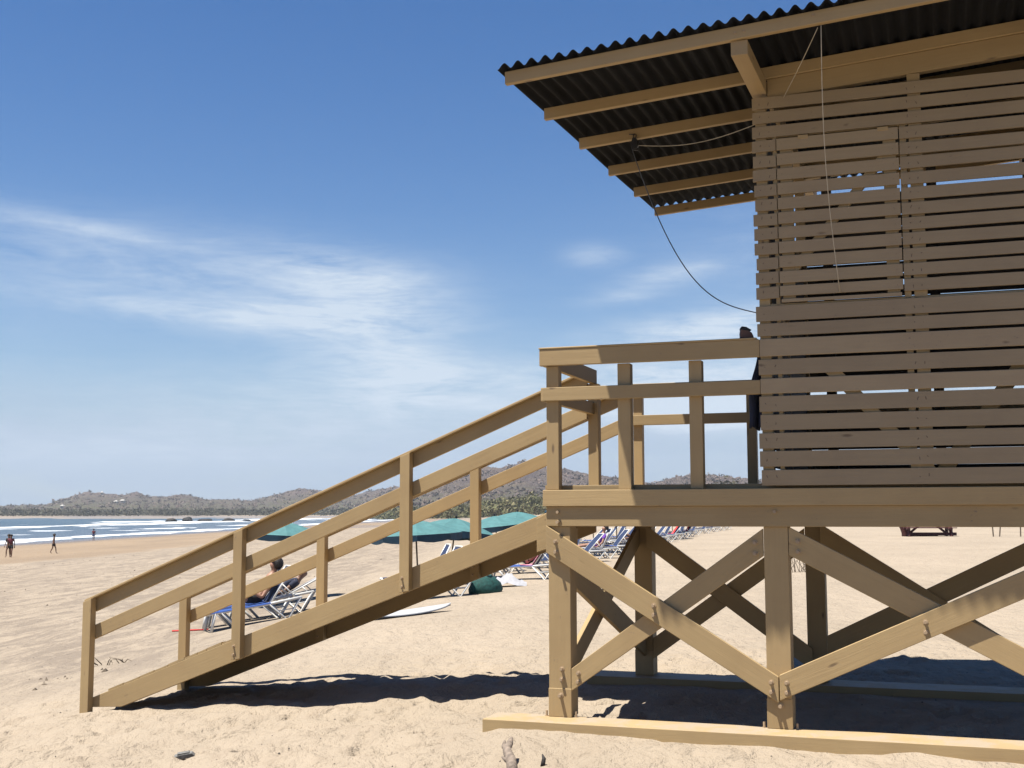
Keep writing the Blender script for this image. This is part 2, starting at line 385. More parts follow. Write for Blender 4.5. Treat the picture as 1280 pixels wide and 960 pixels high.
# sand settles level around the timber sills
CY, SY = math.cos(R(19.24)), math.sin(R(19.24)); TX, TY = .2807, 9.6479
def tower_xy(x, y):
    dx = x - TX; dy = y - TY; return dx * CY - dy * SY, dx * SY + dy * CY
def tw(x, y): return TX + x * CY + y * SY, TY - x * SY + y * CY
tx_, ty_ = tower_xy(GXm, GYm)
near = np.clip(1 - np.abs(ty_ + .12) / .75, 0, 1) * np.clip((tx_ + .8) / .5, 0, 1) * np.clip((6 - tx_), 0, 1)
Zt = -.052 - .013 * np.clip(tx_, -1, 5) + .085 * fbm(GXm * 2.2, GYm * 3.2, 3, 21)
Zg = Zg * (1 - near) + np.minimum(Zt, .010) * near
near2 = np.clip(1 - np.abs(ty_ - 2.75) / .7, 0, 1) * np.clip((tx_ + .8) / .5, 0, 1) * np.clip((6 - tx_), 0, 1)
Zg = Zg * (1 - near2) + (-.10 + .02 * fbm(GXm * 3, GYm * 3, 3, 23)) * near2
ny, nx = GXm.shape
verts = np.stack([GXm.ravel(), GYm.ravel(), Zg.ravel()], 1)
idx = np.arange(nx * ny).reshape(ny, nx)
quads = np.stack([idx[:-1, :-1].ravel(), idx[:-1, 1:].ravel(), idx[1:, 1:].ravel(), idx[1:, :-1].ravel()], 1)
def np_mesh(name, v, f, mat, smooth=True):
    me = bpy.data.meshes.new(name); k = f.shape[1]
    me.vertices.add(len(v)); me.vertices.foreach_set('co', v.astype(np.float32).ravel())
    me.loops.add(f.size); me.loops.foreach_set('vertex_index', f.astype(np.int32).ravel())
    me.polygons.add(len(f)); me.polygons.foreach_set('loop_start', np.arange(0, f.size, k, dtype=np.int32))
    me.polygons.foreach_set('loop_total', np.full(len(f), k, np.int32))
    me.update(calc_edges=True); me.validate()
    me.polygons.foreach_set('use_smooth', np.full(len(f), smooth))
    for m_ in (mat if isinstance(mat, list) else [mat]): me.materials.append(m_)
    o = bpy.data.objects.new(name, me); COL.objects.link(o); return o
tag(np_mesh('beach', verts, quads, M['sand']), kind='structure')
# sea surface with low swell
wx = -58 - np.concatenate([np.arange(0, 130, 1.6), np.geomspace(132, 3200, 60)]); wy = np.concatenate([np.arange(60, 520, 3.2), np.geomspace(524, 3000, 90)])
wx = wx[::-1]; WXm, WYm = np.meshgrid(wx, wy)
s_ = SH - WXm + 26 * (vnoise(WXm * .022, WYm * .022, 4) - .5)
Wz = -2.6 + .10 * fbm(WXm * .12, WYm * .05, 4, 31)
for c, w, h in ((26, 3, .18), (44, 3, .2), (76, 4.5, .75), (118, 5, .55), (190, 6, .5), (330, 7, .5)):
    Wz += h * np.exp(-((s_ - c) / w) ** 2) * np.clip(fbm(WXm * .01, WYm * .012, 3, int(c)) * 3 + .6, 0, 1)
idx = np.arange(WXm.size).reshape(WXm.shape)
tag(np_mesh('sea', np.stack([WXm.ravel(), WYm.ravel(), Wz.ravel()], 1), np.stack([idx[:-1, :-1].ravel(), idx[:-1, 1:].ravel(), idx[1:, 1:].ravel(), idx[1:, :-1].ravel()], 1), M['water']), kind='structure')

# hills: ridge profile by compass direction
sk = [(-500, 628), (-250, 622), (-100, 628), (0, 632), (30, 631), (60, 630), (85, 622), (110, 615), (130, 617), (160, 619), (172, 614), (185, 620), (205, 621), (230, 618), (245, 620), (262, 624),
      (290, 624), (315, 627), (345, 619), (375, 611), (395, 613), (420, 616), (445, 619), (470, 613), (500, 608), (530, 611), (560, 600), (585, 590), (610, 584), (622, 586), (655, 578), (680, 584), (705, 585), (735, 592), (770, 596), (790, 603), (815, 604),
      (840, 597), (862, 593), (893, 594), (930, 598), (980, 604), (1100, 600), (1300, 606), (1600, 600), (2000, 610)]
U = np.linspace(-520, 1980, 1250); ridge_px = 641.5 - np.interp(U, [a for a, _ in sk], [b_ for _, b_ in sk])
azs = np.arctan((U - 640) / 1540.7)
Rr = np.interp(U, [-500, 420, 480, 520, 780, 2000], [2500, 2400, 2350, 1750, 1700, 1750]); 
Hh = ridge_px / 1540.7 * Rr + EYE
rs = np.concatenate([np.linspace(.0, 1, 60), np.linspace(1.03, 1.5, 8)])
AZm, Sm = np.meshgrid(azs, rs); Hm = np.broadcast_to(Hh, AZm.shape); Rm = np.broadcast_to(Rr, AZm.shape)
R0 = np.broadcast_to(np.interp(U, [-500, 420, 520, 2000], [1500, 1450, 1000, 950]), AZm.shape)
RAD = R0 + (Rm - R0) * Sm; HX = RAD * np.tan(AZm); HY = RAD
prof = np.where(Sm <= 1, Sm ** 1.25, 1 - (Sm - 1) * 1.2)
fold = 1 + .50 * fbm(HX / 150, HY / 170, 4, 41) * np.clip(1.15 - Sm, 0, 1) * 2.0
HZ = -1.5 + (Hm + 1.5) * prof * np.clip(fold, .25, 1.5 if False else 1.35) + 2.4 * (rng.random(AZm.shape) - .4) * (Sm > .03)
cap = np.where(Sm < 1, EYE + (Hm - EYE) * RAD / Rm * .97, 1e9); HZ = np.minimum(HZ, np.maximum(cap, -1))
idx = np.arange(HX.size).reshape(HX.shape)
tag(np_mesh('hills', np.stack([HX.ravel(), HY.ravel(), HZ.ravel()], 1), np.stack([idx[:-1, :-1].ravel(), idx[:-1, 1:].ravel(), idx[1:, 1:].ravel(), idx[1:, :-1].ravel()], 1), M['hills'], True), kind='structure')

# far woods: crowns built from many leaf-sized triangles
def crowns(name, centers, sizes, nt_, leaf, mat):
    V = []; 
    for (cx, cy, cz), (rx, rz_) in zip(centers, sizes):
        nlob = 4; lob = rng.normal(0, .42, (nlob, 3)) * [rx, rx, rz_ * .7]
        li = rng.integers(0, nlob, nt_); d = rng.normal(0, 1, (nt_, 3)); d /= np.linalg.norm(d, axis=1)[:, None]
        c = lob[li] + d * (rng.random(nt_) ** .33)[:, None] * [rx * .55, rx * .55, rz_ * .5] + [cx, cy, cz]
        for k in range(3): V.append(c + rng.normal(0, leaf, (nt_, 3)))
    tri = []; 
    A = np.concatenate([np.stack(V[i * 3:i * 3 + 3], 1).reshape(-1, 3) for i in range(len(centers))])
    F = np.arange(len(A)).reshape(-1, 3)
    return np_mesh(name, A, F, mat, False)
def px_dir(u, y): return (u - 640) / 1540.7 * y
cs, ss = [], []
for k in range(1150):                       # scrub wood behind the sand, near the estuary mouth
    u = rng.uniform(470, 1300); d = rng.uniform(620, 900) + max(0, 560 - u) * 2.5
    hgt = rng.uniform(5, 10) * np.interp(u, [470, 560, 640, 700, 820, 1300], [.55, .75, 1.1, 1.1, .85, .85]) * (1 + (d - 620) / 700)
    x = px_dir(u, d); cs.append((x, d, ground_h(x, d) + hgt * .5)); ss.append((rng.uniform(3.5, 6.5), hgt * .62))
tag(crowns('scrub_wood', cs, ss, 70, .75, M['leaf']), kind='stuff')
cs, ss = [], []
for k in range(900):
    u = rng.uniform(-350, 520); d = rng.uniform(1340, 1600); hgt = rng.uniform(5, 9); x = px_dir(u, d)
    cs.append((x, d, ground_h(x, d) + hgt * .5)); ss.append((rng.uniform(9, 16), hgt * .5))
tag(crowns('shore_wood', cs, ss, 60, 1.0, M['leaf2']), kind='stuff')
cs, ss = [], []
sel = rng.integers(0, HX.size, 5200); HXr, HYr, HZr, Smr = HX.ravel(), HY.ravel(), HZ.ravel(), Sm.ravel()
for i in sel:
    if Smr[i] > 1.05 or Smr[i] < .08: continue
    h = rng.uniform(4, 7); cs.append((HXr[i], HYr[i], HZr[i] - 1.0)); ss.append((rng.uniform(4, 7), h * .55))
tag(crowns('hillside_trees', cs, ss, 26, 1.7, M['dryleaf']), kind='stuff')
cs, ss = [], []
for k in range(60):
    u = rng.uniform(865, 960); d = rng.uniform(520, 600); hgt = rng.uniform(10, 14.5); x = px_dir(u, d)
    cs.append((x, d, ground_h(x, d) + hgt * .5)); ss.append((rng.uniform(3, 5), hgt * .6))
tag(crowns('green_wood', cs, ss, 90, .7, M['leaf2']), kind='stuff')

# ------------------------------------------------------------------ the lifeguard tower
tower = empty('lifeguard_tower', (TX, TY, 0), -R(19.24), 'tan painted timber lifeguard tower with slatted cabin, dark corrugated roof and long side stairs', 'tower')
GR = {'x': Matrix.Identity(3), 'y': Matrix.Rotation(R(90), 3, 'Z'), 'z': Matrix.Rotation(R(-90), 3, 'Y')}
def bx(name, x0, x1, y0, y1, z0, z1, grain='x', mat=None, parent=None, bevel=.004):
    """box given in tower coordinates, its local X laid along the grain"""
    parent = parent or tower; g = GR[grain]; c = Vector(((x0 + x1) / 2, (y0 + y1) / 2, (z0 + z1) / 2)); gi = g.inverted()
    mb = MB(); mb.box(x0 - c.x, x1 - c.x, y0 - c.y, y1 - c.y, z0 - c.z, z1 - c.z)
    mb.v = [tuple(gi @ Vector(v)) for v in mb.v]
    o = mb.build(name, mat or M['tan'], None, bevel=bevel)
    place(o, Matrix.Translation(c) @ g.to_4x4(), parent); return o
TWM = {}
def place(o, mtx, parent):
    """mtx is in tower coordinates; parts of parts are made relative to their parent"""
    TWM[o.name] = mtx; o.parent = parent
    pm = TWM.get(parent.name, Matrix.Identity(4)); o.matrix_local = pm.inverted() @ mtx
def plk(name, poly, y0, y1, plane='xz', mat=None, parent=None, bevel=.004):
    """plank from an outline in the xz or yz plane (first edge = along the grain)"""
    parent = parent or tower
    (a0, b0), (a1, b1) = poly[0], poly[1]; ang = math.atan2(b1 - b0, a1 - a0)
    ca, sa = math.cos(ang), math.sin(ang)
    loc = [((a - a0) * ca + (b - b0) * sa, -(a - a0) * sa + (b - b0) * ca) for a, b in poly]
    mb = MB(); ym = (y0 + y1) / 2; mb.prism(loc, y0 - ym, y1 - ym)
    o = mb.build(name, mat or M['tan'], None, bevel=bevel)
    if plane == 'xz': mtx = Matrix.Translation((a0, ym, b0)) @ Matrix.Rotation(-ang, 4, 'Y')
    else: mtx = Matrix.Translation((ym, a0, b0)) @ Matrix.Rotation(R(90), 4, 'Z') @ Matrix.Rotation(-ang, 4, 'Y')
    place(o, mtx, parent); return o
def bolt(x, y, z, parent, r=.014, ln=.022, d=(0, -1, 0)):
    mb = MB(); D = Vector(d); mb.tube([Vector((0, 0, 0)), D * .003], r * 1.35, 10); mb.tube([D * .003, D * (ln + .012)], r * .8, 8)
    o = mb.build('bolt', M['bolt'], None); place(o, Matrix.Translation((x, y, z)), parent); return o

PX = [0.0, 1.654, 3.87]; PW = .175; DY = 2.81; XE = PX[2] + PW
# sills lying in the sand
bx('sill', -.446, 4.6, -.27, .075, -.16, 0, mat=M['dusty'])
bx('sill', -.446, 4.6, 2.62, 3.06, -.20, -.03, mat=M['dusty'])
posts = {}
for i, x in enumerate(PX):
    for j, y in enumerate((0.0, DY)):
        p = bx('post', x, x + PW, y, y + PW, .0 if j == 0 else -.03, 1.446, 'z'); posts[i, j] = p
        s = bx('post_shoe', x - .004, x + PW + .004, y - .004, y + PW + .004, (.0 if j == 0 else -.028) + .001, .215, 'z', parent=p)
        if j == 0:
            bolt(x + .095, y - .004, .165, p, .016, .035)
            bolt(x + PW + .03, y + .03, .0, p, .012, .03, (0, 0, 1)); bolt(x - .03, y + .03, .0, p, .012, .03, (0, 0, 1))
bolt(.105, 0, .363, posts[0, 0]); bolt(.102, 0, .284, posts[0, 0])
# platform beams
bm_f = bx('beam', -.01, 4.6, -.020, .135, 1.446, 1.600); bm_b = bx('beam', -.01, 4.6, DY + .03, DY + .175, 1.446, 1.600)
for x in (.085, 1.74): bolt(x, -.012, 1.555, bm_f, .015, .02); 
bolt(.09, -.012, 1.478, bm_f, .016, .045)
rim = bx('rim_board', -.03, 4.6, -.047, 0.0, 1.600, 1.725); bx('rim_board', -.03, 4.6, DY + .175, DY + .22, 1.6, 1.725)
bx('rim_board', -.045, 0.0, .001, DY + .175, 1.6, 1.724, 'y')
for k in range(9): bx('joist', .04 + k * .5, .085 + k * .5, .14, DY + .03, 1.575, 1.725, 'y', bevel=0)
dm = MB(); yy = .093
while yy < DY + .2:
    dm.box(-.05 + random.uniform(-.012, .012), 4.6, yy, yy + .138, 1.725, 1.764); yy += .144
dk = dm.build('deck', M['tan'], tower, bevel=.003)
# cross braces under the platform, front face (outer ones lie proud of the posts)
def brace(x0, t0, b0, x1, t1, b1, y0, y1, bolts=(), plane='xz'):
    o = plk('brace', [(x0, b0), (x1, b1), (x1, t1), (x0, t0)], y0, y1, plane)
    for bx_, bz_ in bolts: bolt(bx_, y0, bz_, o)
    return o
A_ = brace(-.008, 1.452, 1.245, 1.742, .372, .188, -.040, -.001, [(.07, 1.33), (.072, 1.25), (1.69, .335), (1.69, .265), (.835, .86), (.835, .79)])
B_ = brace(.178, .365, .198, 1.648, 1.432, 1.232, 0.0, .038, [(.235, .335), (.232, .27), (1.59, 1.33), (1.59, 1.25)])
C_ = brace(1.749, .385, .205, 3.96, 1.405, 1.215, -.040, -.001, [(1.80, .335), (1.80, .265), (2.76, .79), (2.76, .72)])
D_ = brace(1.834, 1.445, 1.240, 3.865, .38, .19, 0.0, .038, [(1.90, 1.34), (1.90, 1.265)])
brace(.13, 1.425, 1.22, 1.70, .285, .08, DY - .05, DY - .01); brace(.178, .33, .13, 1.648, 1.40, 1.20, DY - .001, DY + .038)
brace(1.80, 1.445, 1.24, 3.87, .12 + .0, -.03, DY - .05, DY - .01); brace(1.833, .40, .20, 3.87, 1.42, 1.22, DY - .001, DY + .038)
# side braces below the left end
brace(.18, .32, .12, 2.80, 1.43, 1.23, .02, .058, plane='yz') ; brace(.18, 1.22, 1.02, 2.80, .36, .16, .075, .113, plane='yz')
plk('cleat', [(.176, 1.02), (.30, 1.10), (.30, 1.43), (.176, 1.43)], .115, .15, 'yz')

# deck railing
rail = bx('railing', -.055, 1.66, -.045, -.002, 2.697, 2.828)
bx('mid_rail', -.03, 1.66, -.045, -.002, 2.420, 2.525, parent=rail)
for x0, x1 in ((-.012, .088), (.565, .665), (1.12, 1.218)):
    bx('railing_post', x0, x1, -.001, .09, 1.727, 2.696, 'z', parent=rail)
bx('rail_cap', -.06, 1.64, -.050, .09, 2.8285, 2.842, parent=rail)
rb = bx('railing', -.03, 1.66, DY - .04, DY, 2.70, 2.83)
bx('mid_rail', -.03, 4.0, DY - .04, DY, 2.415, 2.515, parent=rb)
for x0, x1 in ((.005, .095), (1.13, 1.222)): bx('railing_post', x0, x1, DY + .001, DY + .09, 1.765, 2.696, 'z', parent=rb)
rs_ = bx('railing', -.045, 0.0, .0, 1.47, 2.697, 2.827, 'y')
bx('mid_rail', -.045, -.0, -.04, 1.38, 2.42, 2.525, 'y', parent=rs_)
bx('railing_post', -.06, .035, 1.375, 1.465, 1.60, 2.696, 'z', parent=rs_)

# side stairs down to the sand
YN, YF = 1.30, 2.83
def zs(x): return .865 + .383 * (x + 1.68)       # underside of the stringers
def zh(x): return .72 + .4036 * (x + 5.22)       # top of the handrails
stair = MB()
xx = -5.16
while xx < -.10:
    ln = .138; o_ = random.uniform(-.002, .003)
    z0, z1 = zs(xx) + .20 + o_, zs(xx + ln) + .20 + o_
    stair.prism([(xx, z0 - .036), (xx + ln, z1 - .036), (xx + ln, z1), (xx, z0)], YN + .044, YF - .002); xx += .1405
st_o = stair.build('stairs', M['tan'], tower, bevel=.003); TWM[st_o.name] = Matrix.Identity(4)
for yy0 in (YN, YF):
    y1 = yy0 + .042
    xa, xb = (-5.10, -.43) if yy0 == YN else (-5.05, -.40)
    x_in = -4.86                                  # lower tip rests flat on the sand
    plk('stringer', [(x_in, zs(x_in)), (xb, zs(xb)), (xb, zs(xb) + .207), (-5.20, zs(-5.20) + .207), (-5.20, zs(x_in) - .02)], yy0, y1, parent=st_o)
    # handrail: board on edge, flat cap over it
    xl, xr = (-5.22, -.05) if yy0 == YN else (-5.14, -.02)
    h = plk('handrail', [(xl, zh(xl) - .155), (xr, zh(xr) - .155), (xr, zh(xr) - .024), (xl, zh(xl) - .024)], yy0 + .012, yy0 + .05, parent=st_o)
    plk('rail_cap', [(xl - .08, zh(xl - .08) - .0235), (xr, zh(xr) - .0235), (xr, zh(xr)), (xl - .08, zh(xl - .08))], yy0 - .052, yy0 + .075, parent=st_o)
    plk('mid_rail', [(xl, zh(xl) - .43), (xr, zh(xr) - .43), (xr, zh(xr) - .29), (xl, zh(xl) - .29)], yy0 + .001, yy0 + .04, parent=st_o)
    for px in ((-5.29, -3.57, -1.82) if yy0 == YN else (-5.20, -3.49, -1.72)):
        zb = zs(px + .05) - .005; zb = -.50 if px < -5 else zb
        o = plk('stair_post', [(px, zb), (px, zh(px) - .024), (px + .098, zh(px + .098) - .024), (px + .098, zb if px < -5 else zs(px + .098) - .005)], yy0 - .085, yy0 - .001, parent=st_o)
        if px > -5:
            bolt(px + .03, yy0 - .085, zs(px) + .15, o, .011, .012); bolt(px + .03, yy0 - .085, zs(px) + .07, o, .011, .012)
# cleated edges: ends of the ramp boards showing above the stringer
cl = MB(); xx = -5.02
while xx < -3.6:
    ln = random.uniform(.10, .20); z0 = zs(xx) + .208; z1 = zs(xx + ln) + .208; q = random.uniform(.010, .024)
    cl.prism([(xx, z0), (xx + ln - .006, z1), (xx + ln - .006, z1 + q), (xx, z0 + q)], YN + .003, YN + .19); xx += ln
cl.build('board_ends', M['tan'], st_o, bevel=0)
plk('stringer_hanger', [(-.52, 1.20), (-.40, 1.24), (-.40, 1.56), (-.52, 1.50)], YN - .004, YN + .05, parent=st_o)
bx('ledger', -.40, -.046, YN + .02, YN + .17, 1.44, 1.60, parent=st_o); bx('ledger', -.40, -.046, YF - .14, YF + .01, 1.44, 1.60, parent=st_o)

# cabin
XL = 1.650; XR = 4.55; YB = DY + .02
def slat_rows():
    rows = []; z = 4.666
    while z > 3.13: rows.append((z - .0865, z)); z -= .1118
    rows.append((2.957, 3.078)) if False else None
    tops = [3.072, 2.941, 2.812, 2.671, 2.528, 2.398, 2.262, 2.128, 1.994, 1.858]
    for i, tz in enumerate(tops):
        th = .112 if i == 0 else (.093 if i == 1 else .113)
        if i in (2, 4): continue                      # these two are the railing boards carried on along the wall
        rows.append((tz - th, tz))
    return [r for r in rows if r]
rows = slat_rows()
HX0, HX1, HZ0, HZ1 = 1.822, 2.692, 3.105, 4.345
def slat_wall(y0, y1, x0, x1, hatch=False, skip=()):
    mb = MB()
    for i, (a, b_) in enumerate(rows):
        if i in skip: continue
        j = random.uniform(-.012, .008); dz = random.uniform(-.003, .003); tl = random.uniform(-.004, .004)
        def piece(xa, xb):
            mb.add([(xa, y0, a + dz), (xb, y0, a + dz + tl), (xb, y1, a + dz + tl), (xa, y1, a + dz), (xa, y0, b_ + dz), (xb, y0, b_ + dz + tl), (xb, y1, b_ + dz + tl), (xa, y1, b_ + dz)],
                   [(0, 3, 2, 1), (4, 5, 6, 7), (0, 1, 5, 4), (1, 2, 6, 5), (2, 3, 7, 6), (3, 0, 4, 7)])
        if hatch and HZ0 - .03 < a < HZ1 - .02: piece(x0 + j, HX0 - .007); piece(HX1 + .007, x1)
        else: piece(x0 + j, x1)
        if hatch:
            zc = (a + b_) / 2
            for nxp in (x0 + .05, x0 + .12, 2.76, 2.82, 3.93):
                if HX0 < nxp < HX1: continue
                mb.tube([(nxp + random.uniform(-.01, .01), y0 + .001, zc + random.uniform(-.025, .025))] + [(nxp, y0 - .0015, zc)], .0024, 6, 1)
    return mb
wf = slat_wall(-.045, -.022, XL, XR, True).build('cabin_wall', [M['slat'], M['nail']], tower, bevel=.002); TWM[wf.name] = Matrix.Identity(4)
bx('wall_board', 1.662, XR, -.045, -.022, 2.697, 2.828, mat=M['slat'], parent=wf); bx('wall_board', 1.662, XR, -.045, -.022, 2.420, 2.533, mat=M['slat'], parent=wf)
# hatch in the front wall
hb = MB()
for a, b_ in rows:
    if HZ0 - .03 < a < HZ1 - .02:
        o_ = random.uniform(-.005, .005) + .004; hb.box(HX0, HX1, -.050, -.027, a + o_ + (.012 if a < 3.2 else 0), min(b_ + o_, HZ1))
        for nxp in (HX0 + .035, HX1 - .04): hb.tube([(nxp, -.049, (a + b_) / 2 + o_), (nxp, -.0515, (a + b_) / 2 + o_)], .0024, 6, 1)
hb.box(HX0 + .01, HX1 - .01, -.0505, -.028, 3.094, 3.118)
ho = hb.build('hatch', [M['slat'], M['nail']], tower, bevel=.002); TWM[ho.name] = Matrix.Identity(4)
for x0, x1 in ((HX0 + .02, HX0 + .11), (HX1 - .11, HX1 - .02)): bx('hatch_frame', x0, x1, -.026, .012, HZ0, HZ1, 'z', parent=ho)
plk('hatch_frame', [(HX0 + .11, 3.30), (HX1 - .11, 4.08), (HX1 - .11, 4.18), (HX0 + .11, 3.40)], -.026, .010, parent=ho)
for x in (1.98, 2.55): bx('hinge', x, x + .075, -.055, -.0465, 4.318, 4.345, mat=M['tan'], parent=ho, bevel=.001)
# studs and inner bracing of the front wall
for x0, x1, zt in ((1.665, 1.745, 4.66), (1.79, 1.82, 4.36), (2.70, 2.745, 4.36), (2.765, 2.855, 4.73), (3.93, 4.02, 4.8)): bx('stud', x0, x1, -.021, .065, 1.765, zt, 'z', bevel=.002)
bx('stud', 1.745, 4.02, -.021, .065, 3.03, 3.09)
bx('stud', 1.745, 2.76, -.021, .065, 4.352, 4.40)
plk('stud', [(2.08, 2.62), (2.80, 1.80), (2.92, 1.80), (2.20, 2.62)], -.0205, .02); plk('stud', [(3.55, 2.62), (2.95, 1.80), (2.83, 1.80), (3.43, 2.62)], .021, .06)
# end wall, with a doorway onto the deck
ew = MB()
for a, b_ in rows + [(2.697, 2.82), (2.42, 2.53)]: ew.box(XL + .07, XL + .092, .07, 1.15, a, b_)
ew.build('end_wall', M['interior_shade'], tower, bevel=.002)
bx('stud', XL + .005, XL + .095, 1.15, 1.24, 1.765, 4.72, 'z'); bx('stud', XL + .005, XL + .095, DY - .10, DY - .01, 1.765, 4.76, 'z')
bx('stud', XL + .005, XL + .09, 1.24, DY - .1, 3.86, 3.95, 'y')
# made-up leaf added in the doorway to block bright sky behind the slats
do_ = bx('sky_blocking_door', XL + .03, XL + .07, 1.245, DY - .105, 1.775, 3.85, 'z', mat=M['interior_shade'])
bx('handle', XL + .0, XL + .029, 1.32, 1.34, 2.70, 2.84, 'z', mat=M['metal'], parent=do_, bevel=.003)
# back wall
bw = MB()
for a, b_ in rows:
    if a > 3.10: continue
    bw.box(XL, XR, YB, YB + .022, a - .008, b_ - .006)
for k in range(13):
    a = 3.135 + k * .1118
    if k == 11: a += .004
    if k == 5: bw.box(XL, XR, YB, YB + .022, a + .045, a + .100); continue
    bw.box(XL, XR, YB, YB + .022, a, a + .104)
bw.build('back_wall', M['interior_shade'], tower, bevel=.002)
for x0, x1 in ((1.9, 1.99), (2.86, 2.95), (3.7, 3.8)): bx('stud', x0, x1, YB - .09, YB - .001, 1.765, 4.78, 'z', mat=M['interior_shade'])
bx('stud', 1.66, 4.5, YB - .09, YB - .001, 3.15, 3.24, mat=M['interior_shade']); bx('stud', 1.66, 4.5, YB - .09, YB - .001, 4.02, 4.11, mat=M['interior_shade'])
# far end wall of the cabin, beyond the picture
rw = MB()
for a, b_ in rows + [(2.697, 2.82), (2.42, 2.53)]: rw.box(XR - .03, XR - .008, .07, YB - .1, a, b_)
rw.build('end_wall', M['interior_shade'], tower, bevel=.002)

# roof
def zr(x, y): return 4.690 + .070 * x + .033 * y
RX0, RX1, RY0, RY1 = -.035, 5.2, -1.06, 4.03
amp = .021; wl = .1035
cols = np.arange(RX0, RX1, wl / 12); rowsY = np.linspace(RY0, RY1, 14)
CX, CYm = np.meshgrid(cols, rowsY); ph = (CX - RX0) / wl * 2 * np.pi
CZ = zr(CX, CYm) + .092 + amp + .002 - amp * np.cos(ph) * (1 + .10 * np.sin(CX * 7)) + .004 * np.sin(CYm * 2.1 + CX * 3)
idx = np.arange(CX.size).reshape(CX.shape)
roof = np_mesh('roof', np.stack([CX.ravel(), CYm.ravel(), CZ.ravel()], 1), np.stack([idx[:-1, :-1].ravel(), idx[:-1, 1:].ravel(), idx[1:, 1:].ravel(), idx[1:, :-1].ravel()], 1), M['sheet'])
roof.parent = tower; TWM[roof.name] = Matrix.Identity(4)
sm_ = roof.modifiers.new('thickness', 'SOLIDIFY'); sm_.thickness = .0025; sm_.offset = 1
for k, y in enumerate((-1.0, -.04, .92, 1.96, 2.93, 3.94)):
    x0 = (0.0, -.008, .006, -.004, .01, 0.0)[k]; x1 = 5.1
    plk('purlin', [(x0, zr(x0, y)), (x1, zr(x1, y)), (x1, zr(x1, y) + .092), (x0, zr(x0, y) + .092)], y, y + .048, parent=roof)
plk('header_beam', [(1.76, zr(1.76, 0) - .152), (4.9, zr(4.9, 0) - .152), (4.9, zr(4.9, 0) - .003), (1.76, zr(1.76, 0) - .003)], -.021, .05, parent=roof)
plk('header_beam', [(1.6, zr(1.6, 2.9) - .152), (4.9, zr(4.9, 2.9) - .152), (4.9, zr(4.9, 2.9) - .003), (1.6, zr(1.6, 2.9) - .003)], YB - .09, YB - .02, parent=roof)
for x in (1.64, 3.75):                    # outriggers carrying the eaves
    zz = zr(x, -1) - .104
    plk('outrigger', [(-.975, zz), (3.95, zz + .16), (3.95, zz + .265), (-.975, zz + .105)], x, x + .115, 'yz', parent=roof)
for x in (1.675, 1.735): bolt(x, -1.0, zr(x, -1) + .045, roof, .006, .006)
for x, y, z in ((2.2, -1.001, zr(2.2, -1) + .06),): bolt(x, y, z, roof, .006, .006)

# ------------------------------------------------------------------ ropes, pulley, jacket and shoe on the tower
def TW(x, y, z): a, b_ = tw(x, y); return (a, b_, z)
def ropeobj(name, pts, r, mat, label, cat, extra=None, group=None):
    mb = MB(); mb.tube([TW(*p) for p in pts], r, 6)
    o = mb.build(name, mat, None, True)
    return tag(o, label, cat, group)
def sagged(a, b_, sag, n=16, side=0):
    a = Vector(a); b_ = Vector(b_); return [tuple(a.lerp(b_, t / n) + Vector((side * math.sin(math.pi * t / n), 0, -sag * math.sin(math.pi * t / n)))) for t in range(n + 1)]
ropeobj('rope', sagged((2.247, -.975, zr(2.25, -1) - .01), (2.252, -.058, 3.145), .0, 10, -.035), .0032, M['rope'], 'pale rope hanging from the front eave down to the bottom of the wall hatch', 'rope')
ropeobj('rope', sagged((2.225, -.975, zr(2.2, -1) - .02), (1.885, -.07, 4.64), .01, 8), .003, M['rope'], 'short pale rope slanting from the front eave back to the top slat', 'rope')
pu = empty('pulley', TW(.51, .905, 4.70), -R(19.24), 'small dark metal pulley hanging under a roof purlin beside the cabin', 'pulley')
mb = MB(); mb.tube([(0, -.018, 0), (0, .018, 0)], .034, 14); mb.build('wheel', M['metal'], pu, True)
mb = MB(); mb.prism([(-.02, -.045), (.02, -.045), (.03, 0), (.014, .055), (-.014, .055), (-.03, 0)], -.026, -.020); mb.prism([(-.02, -.045), (.02, -.045), (.03, 0), (.014, .055), (-.014, .055), (-.03, 0)], .020, .026)
mb.build('cheek_plates', M['metal'], pu)
mb = MB(); mb.tube([(0, 0, .05), (-.012, 0, .066), (-.012, 0, .082), (.0, 0, .094), (.014, 0, .085), (.012, 0, .066), (0, 0, .052)], .0045, 6); mb.tube([(0, 0, .09), (-.05, .0, .095)], .004, 6); mb.build('hook', M['metal'], pu, True)
cab = [(.478, .905, 4.695)]
a = Vector((.478, .905, 4.69)); e = Vector((1.645, -.02, 3.03))
for k in range(1, 25):
    t = k / 24; p = a.lerp(e, t); p.z -= .42 * math.sin(math.pi * t ** .92) ; cab.append(tuple(p))
ropeobj('cable', cab, .0045, M['cable'], 'thin dark cable sagging from the pulley across the sky to the cabin corner', 'cable')
ropeobj('rope', sagged((.535, .905, 4.69), (1.70, .03, 4.50), .07, 14), .0034, M['rope'], 'pale rope running from the pulley to the top corner of the cabin', 'rope')
